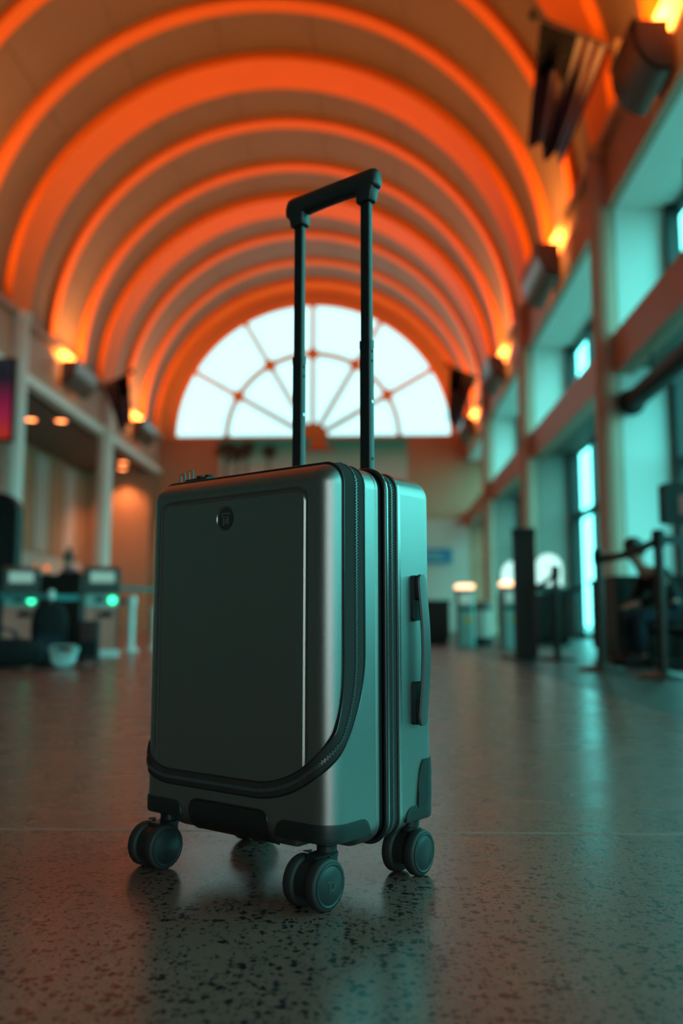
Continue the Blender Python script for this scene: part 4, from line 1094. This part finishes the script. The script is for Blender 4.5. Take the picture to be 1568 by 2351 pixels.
# --- two people, far out of focus
def skin_mesh(name, nodes, edges, m, parent, root=0, sub=2):
    me = bpy.data.meshes.new(name); me.from_pydata([n_[0] for n_ in nodes], edges, []); me.update()
    o = bpy.data.objects.new(name, me); link(o, parent)
    sk = o.modifiers.new('skin', 'SKIN'); sk.use_smooth_shade = True
    for i, n_ in enumerate(nodes):
        r = n_[1]; me.skin_vertices[0].data[i].radius = r if isinstance(r, tuple) else (r, r)
        me.skin_vertices[0].data[i].use_root = (i == root)
    sb = o.modifiers.new('sub', 'SUBSURF'); sb.levels = sub; sb.render_levels = sub
    me.materials.append(M[m]); return o
def chain(k0, n): return [(k0 + i, k0 + i + 1) for i in range(n - 1)]
def seated(loc, rz, seat, lean, scale, top_m, leg_m, label, bun, scarf):
    root = empty('person', loc, rz, label, 'person'); root.scale = (scale,) * 3
    H = seat + .10
    def sp(t): return Vector((0, -math.sin(lean * t) * .52 * t, H + math.cos(lean * t * .8) * .52 * t))
    ch, nk = sp(.78), sp(1.02); hd = nk + Vector((0, -.05 - .06 * lean, .17))
    ft = max(.06, 0)
    kz = H - .02; fz = max(.08, seat - .40)
    def limbs(g, arm=True, leg=True):
        N_, E_ = [], []
        N_ += [(Vector((0, 0, H)), .135 + g), (sp(.35), (.13 + g, .105 + g)), (sp(.6), (.15 + g, .11 + g)), (ch, (.15 + g, .10 + g)), (nk, .06 + g * .5)]
        E_ += chain(0, 5)
        for sx in (-1, 1):
            if leg:
                k = len(N_); N_ += [(Vector((sx * .10, -.08, H - .01)), .085 + g), (Vector((sx * .12, -.42, kz)), .062 + g), (Vector((sx * .12, -.40, (kz + fz) / 2)), .052 + g), (Vector((sx * .12, -.38, fz)), .04 + g)]
                E_ += [(0, k)] + chain(k, 4)
            if arm:
                k = len(N_); S_ = ch + Vector((sx * .17, 0, .04)); N_ += [(S_, .058 + g), (S_ + Vector((sx * .05, -.10, -.26)), .042 + g), (Vector((sx * .07, -.36, H + .12)), .030 + g)]
                E_ += [(3, k)] + chain(k, 3)
        return N_, E_
    N_, E_ = limbs(0)
    k = len(N_); N_ += [(nk + Vector((0, -.02, .06)), .052), (hd + Vector((0, .01, -.03)), (.075, .088)), (hd + Vector((0, .01, .05)), (.08, .095)), (hd + Vector((0, .01, .10)), .055), (hd + Vector((0, -.085, -.02)), .014)]
    E_ += [(4, k), (k, k + 1), (k + 1, k + 2), (k + 2, k + 3), (k + 1, k + 4)]
    # feet and hands
    for sx, kn, wr_ in ((-1, 8, 11), (1, 15, 18)):
        a = N_[kn][0]; k = len(N_); N_ += [(Vector((a.x, a.y + .04, fz - .035)), .035), (Vector((a.x, a.y - .12, fz - .045)), .03)]; E_ += [(kn, k), (k, k + 1)]
        w_ = N_[wr_][0]; k = len(N_); pc = w_ + Vector((-sx * .02, -.06, -.01)); N_.append((pc, (.034, .018))); E_.append((wr_, k))
        for q in range(4):
            k2 = len(N_); o_ = (q - 1.5) * .018; L_ = (.075, .085, .08, .062)[q]
            N_ += [(pc + Vector((o_, -.03, 0)), .009), (pc + Vector((o_, -.03 - L_ * .5, -.012)), .008), (pc + Vector((o_, -.03 - L_ * .8, -.04)), .007)]
            E_ += [(k, k2), (k2, k2 + 1), (k2 + 1, k2 + 2)]
        k2 = len(N_); N_ += [(pc + Vector((-sx * .035, -.005, .005)), .010), (pc + Vector((-sx * .05, -.04, -.005)), .008)]; E_ += [(k, k2), (k2, k2 + 1)]
    skin_mesh('body', N_, E_, 'skin', root)
    jn, je = limbs(.014, True, False)
    jn[4] = (nk - Vector((0, 0, .03)), .062)
    skin_mesh('jacket', jn, je, top_m, root)
    tn, te = limbs(.010, False, True); tn = tn[:2] + tn[5:]; te2 = [(0, 1)]
    for q in range(2): te2 += [(0, 2 + 4 * q)] + chain(2 + 4 * q, 4)
    skin_mesh('trousers', tn, te2, leg_m, root)
    hr = blob(lambda a, t: tuple(hd + Vector((math.cos(a) * .093 * math.sin(PI * (.06 + .58 * t)), .025 + math.sin(a) * .108 * math.sin(PI * (.06 + .58 * t)), .015 + .125 * math.cos(PI * (.06 + .58 * t)) + (.05 if math.sin(a) < 0 else 0) * t))), 'hair', 'hair', root)
    if bun: blob(lambda a, t: tuple(hd + Vector((math.cos(a) * .045 * math.sin(PI * (.05 + .9 * t)), .04 + math.sin(a) * .045 * math.sin(PI * (.05 + .9 * t)), .17 - .06 * math.cos(PI * (.05 + .9 * t))))), 'hair_bun', 'hair', root, 16, 10)
    if scarf: MB().tube([nk + Vector((.085 * math.cos(2 * PI * k / 14), .085 * math.sin(2 * PI * k / 14), .02)) for k in range(14)], .035, 10, closed=True).build('scarf', 'pink', root, smooth=True)
    for sx in (-1, 1):
        a = Vector((sx * .12, -.38, fz)); blob(lambda A, t: (a.x + math.cos(A) * .048 * (.7 + .3 * math.sin(PI * t)), a.y + .07 - .27 * t, max(fz - .08, fz - .08 + (.05 + sq(math.sin(A), .8) * .05) * (1.1 - .45 * t))), 'shoe', 'black', root, 16, 10)
    return root
seated((2.50, 7.75, 0), math.radians(-82), .36, .62, .86, 'cloth_black', 'cloth_navy', 'person in dark clothes sitting hunched forward behind the queue barriers', False, False)
be = empty('bench', (2.56, 7.75, 0), math.radians(8), 'low black bench under the seated person on the right', 'bench')
MB().rbox(-.22, .26, -.7, .55, .245, .300, .03, 4).build('seat_pad', 'cloth_black', be, bevel=.008)
for sx in (-.16, .2):
    for sy in (-.6, .45): MB().box(sx - .02, sx + .02, sy - .02, sy + .02, 0, .245).build('leg', 'post_dark', be)
seated((-5.28, 15.7, 0), math.radians(-15), .62, .12, 1.0, 'cloth_black', 'cloth_navy', 'person with dark hair in a top bun and pink scarf behind the check-in counter', True, True)
st = empty('stool', (-5.28, 15.73, 0), 0, 'black stool under the person behind the check-in counter', 'stool')
MB().lathe([(.17, .565), (.18, .58), (.18, .60), (0, .605)], 24).build('seat', 'cloth_black', st, smooth=True)
MB().lathe([(.025, .02), (.025, .565)], 14).build('stem', 'chrome', st, smooth=True)
MB().lathe([(.2, 0), (.2, .015), (.03, .03)], 24).build('foot', 'chrome', st, smooth=True)

# --- further small things
stanchion(-3.02, 10.25, .80, 'slim dark queue post behind the right kiosk', gl, (-1.9, 10.7, .72), .01, bm='belt_teal', r=.022, base=.12)
rb = empty('roller_bag', (-2.33, 7.42, 0), math.radians(10), 'dark maroon roller bag standing left of the right kiosk', 'luggage')
MB().rbox(-.085, .085, -.06, .06, .03, .36, .03, 4).build('bag_shell', 'maroon', rb, smooth=True, angle=40)
MB().rbox(-.07, .07, -.066, -.058, .07, .20, .01, 3, axis='y').build('front_pocket', 'cloth_black', rb)
MB().tube([(-.05, .04, .35), (-.05, .04, .47), (.05, .04, .47), (.05, .04, .35)], .006, 8).build('pull_handle', 'black', rb, smooth=True)
for sx in (-1, 1): MB().lathe([(0, -.012), (.028, -.012), (.028, .012), (0, .012)], 16, Matrix.Translation((sx * .06, .045, .028)) @ Matrix.Rotation(PI / 2, 4, 'Y')).build('wheel', 'tyre', rb, smooth=True)
counter('service_counter', 2.05, 3.1, 14.6, 15.3, .80, 'counter_dark', 'dark service counter between the right bollard kiosk and the glazing')
def arch_panel(x, y, hw, z0, z1, label):
    r = empty('lit_panel', (x, y, 0), math.radians(8), label, 'panel', 'white lit panels on the right')
    MB().rbox(-hw * .8, hw * .8, -.14, .14, 0, .03, .03, 3).build('foot_plate', 'black', r)
    MB().box(-.03, .03, -.03, .03, .03, z0).build('stem', 'post_dark', r)
    pts = [(-hw, z0), (hw, z0), (hw, z1 - hw)] + arc_pts(0, z1 - hw, hw, 0, PI, 16)[1:]
    MB().poly(pts, -.02, .03, lambda a, b, d: (a, d, b)).build('frame', 'dark_grey', r)
    q = [(a * .93, z0 + .02 + (b - z0) * .95) for a, b in pts]
    MB().poly(q, -.03, -.02, lambda a, b, d: (a, d, b)).build('lit_face', 'panel_white', r)
arch_panel(2.98, 19.6, .30, .95, 1.66, 'arched white lit panel above the right bollard kiosk')
arch_panel(2.98, 15.75, .26, .95, 1.52, 'arched white lit panel behind the queue barrier right of the tall sign')
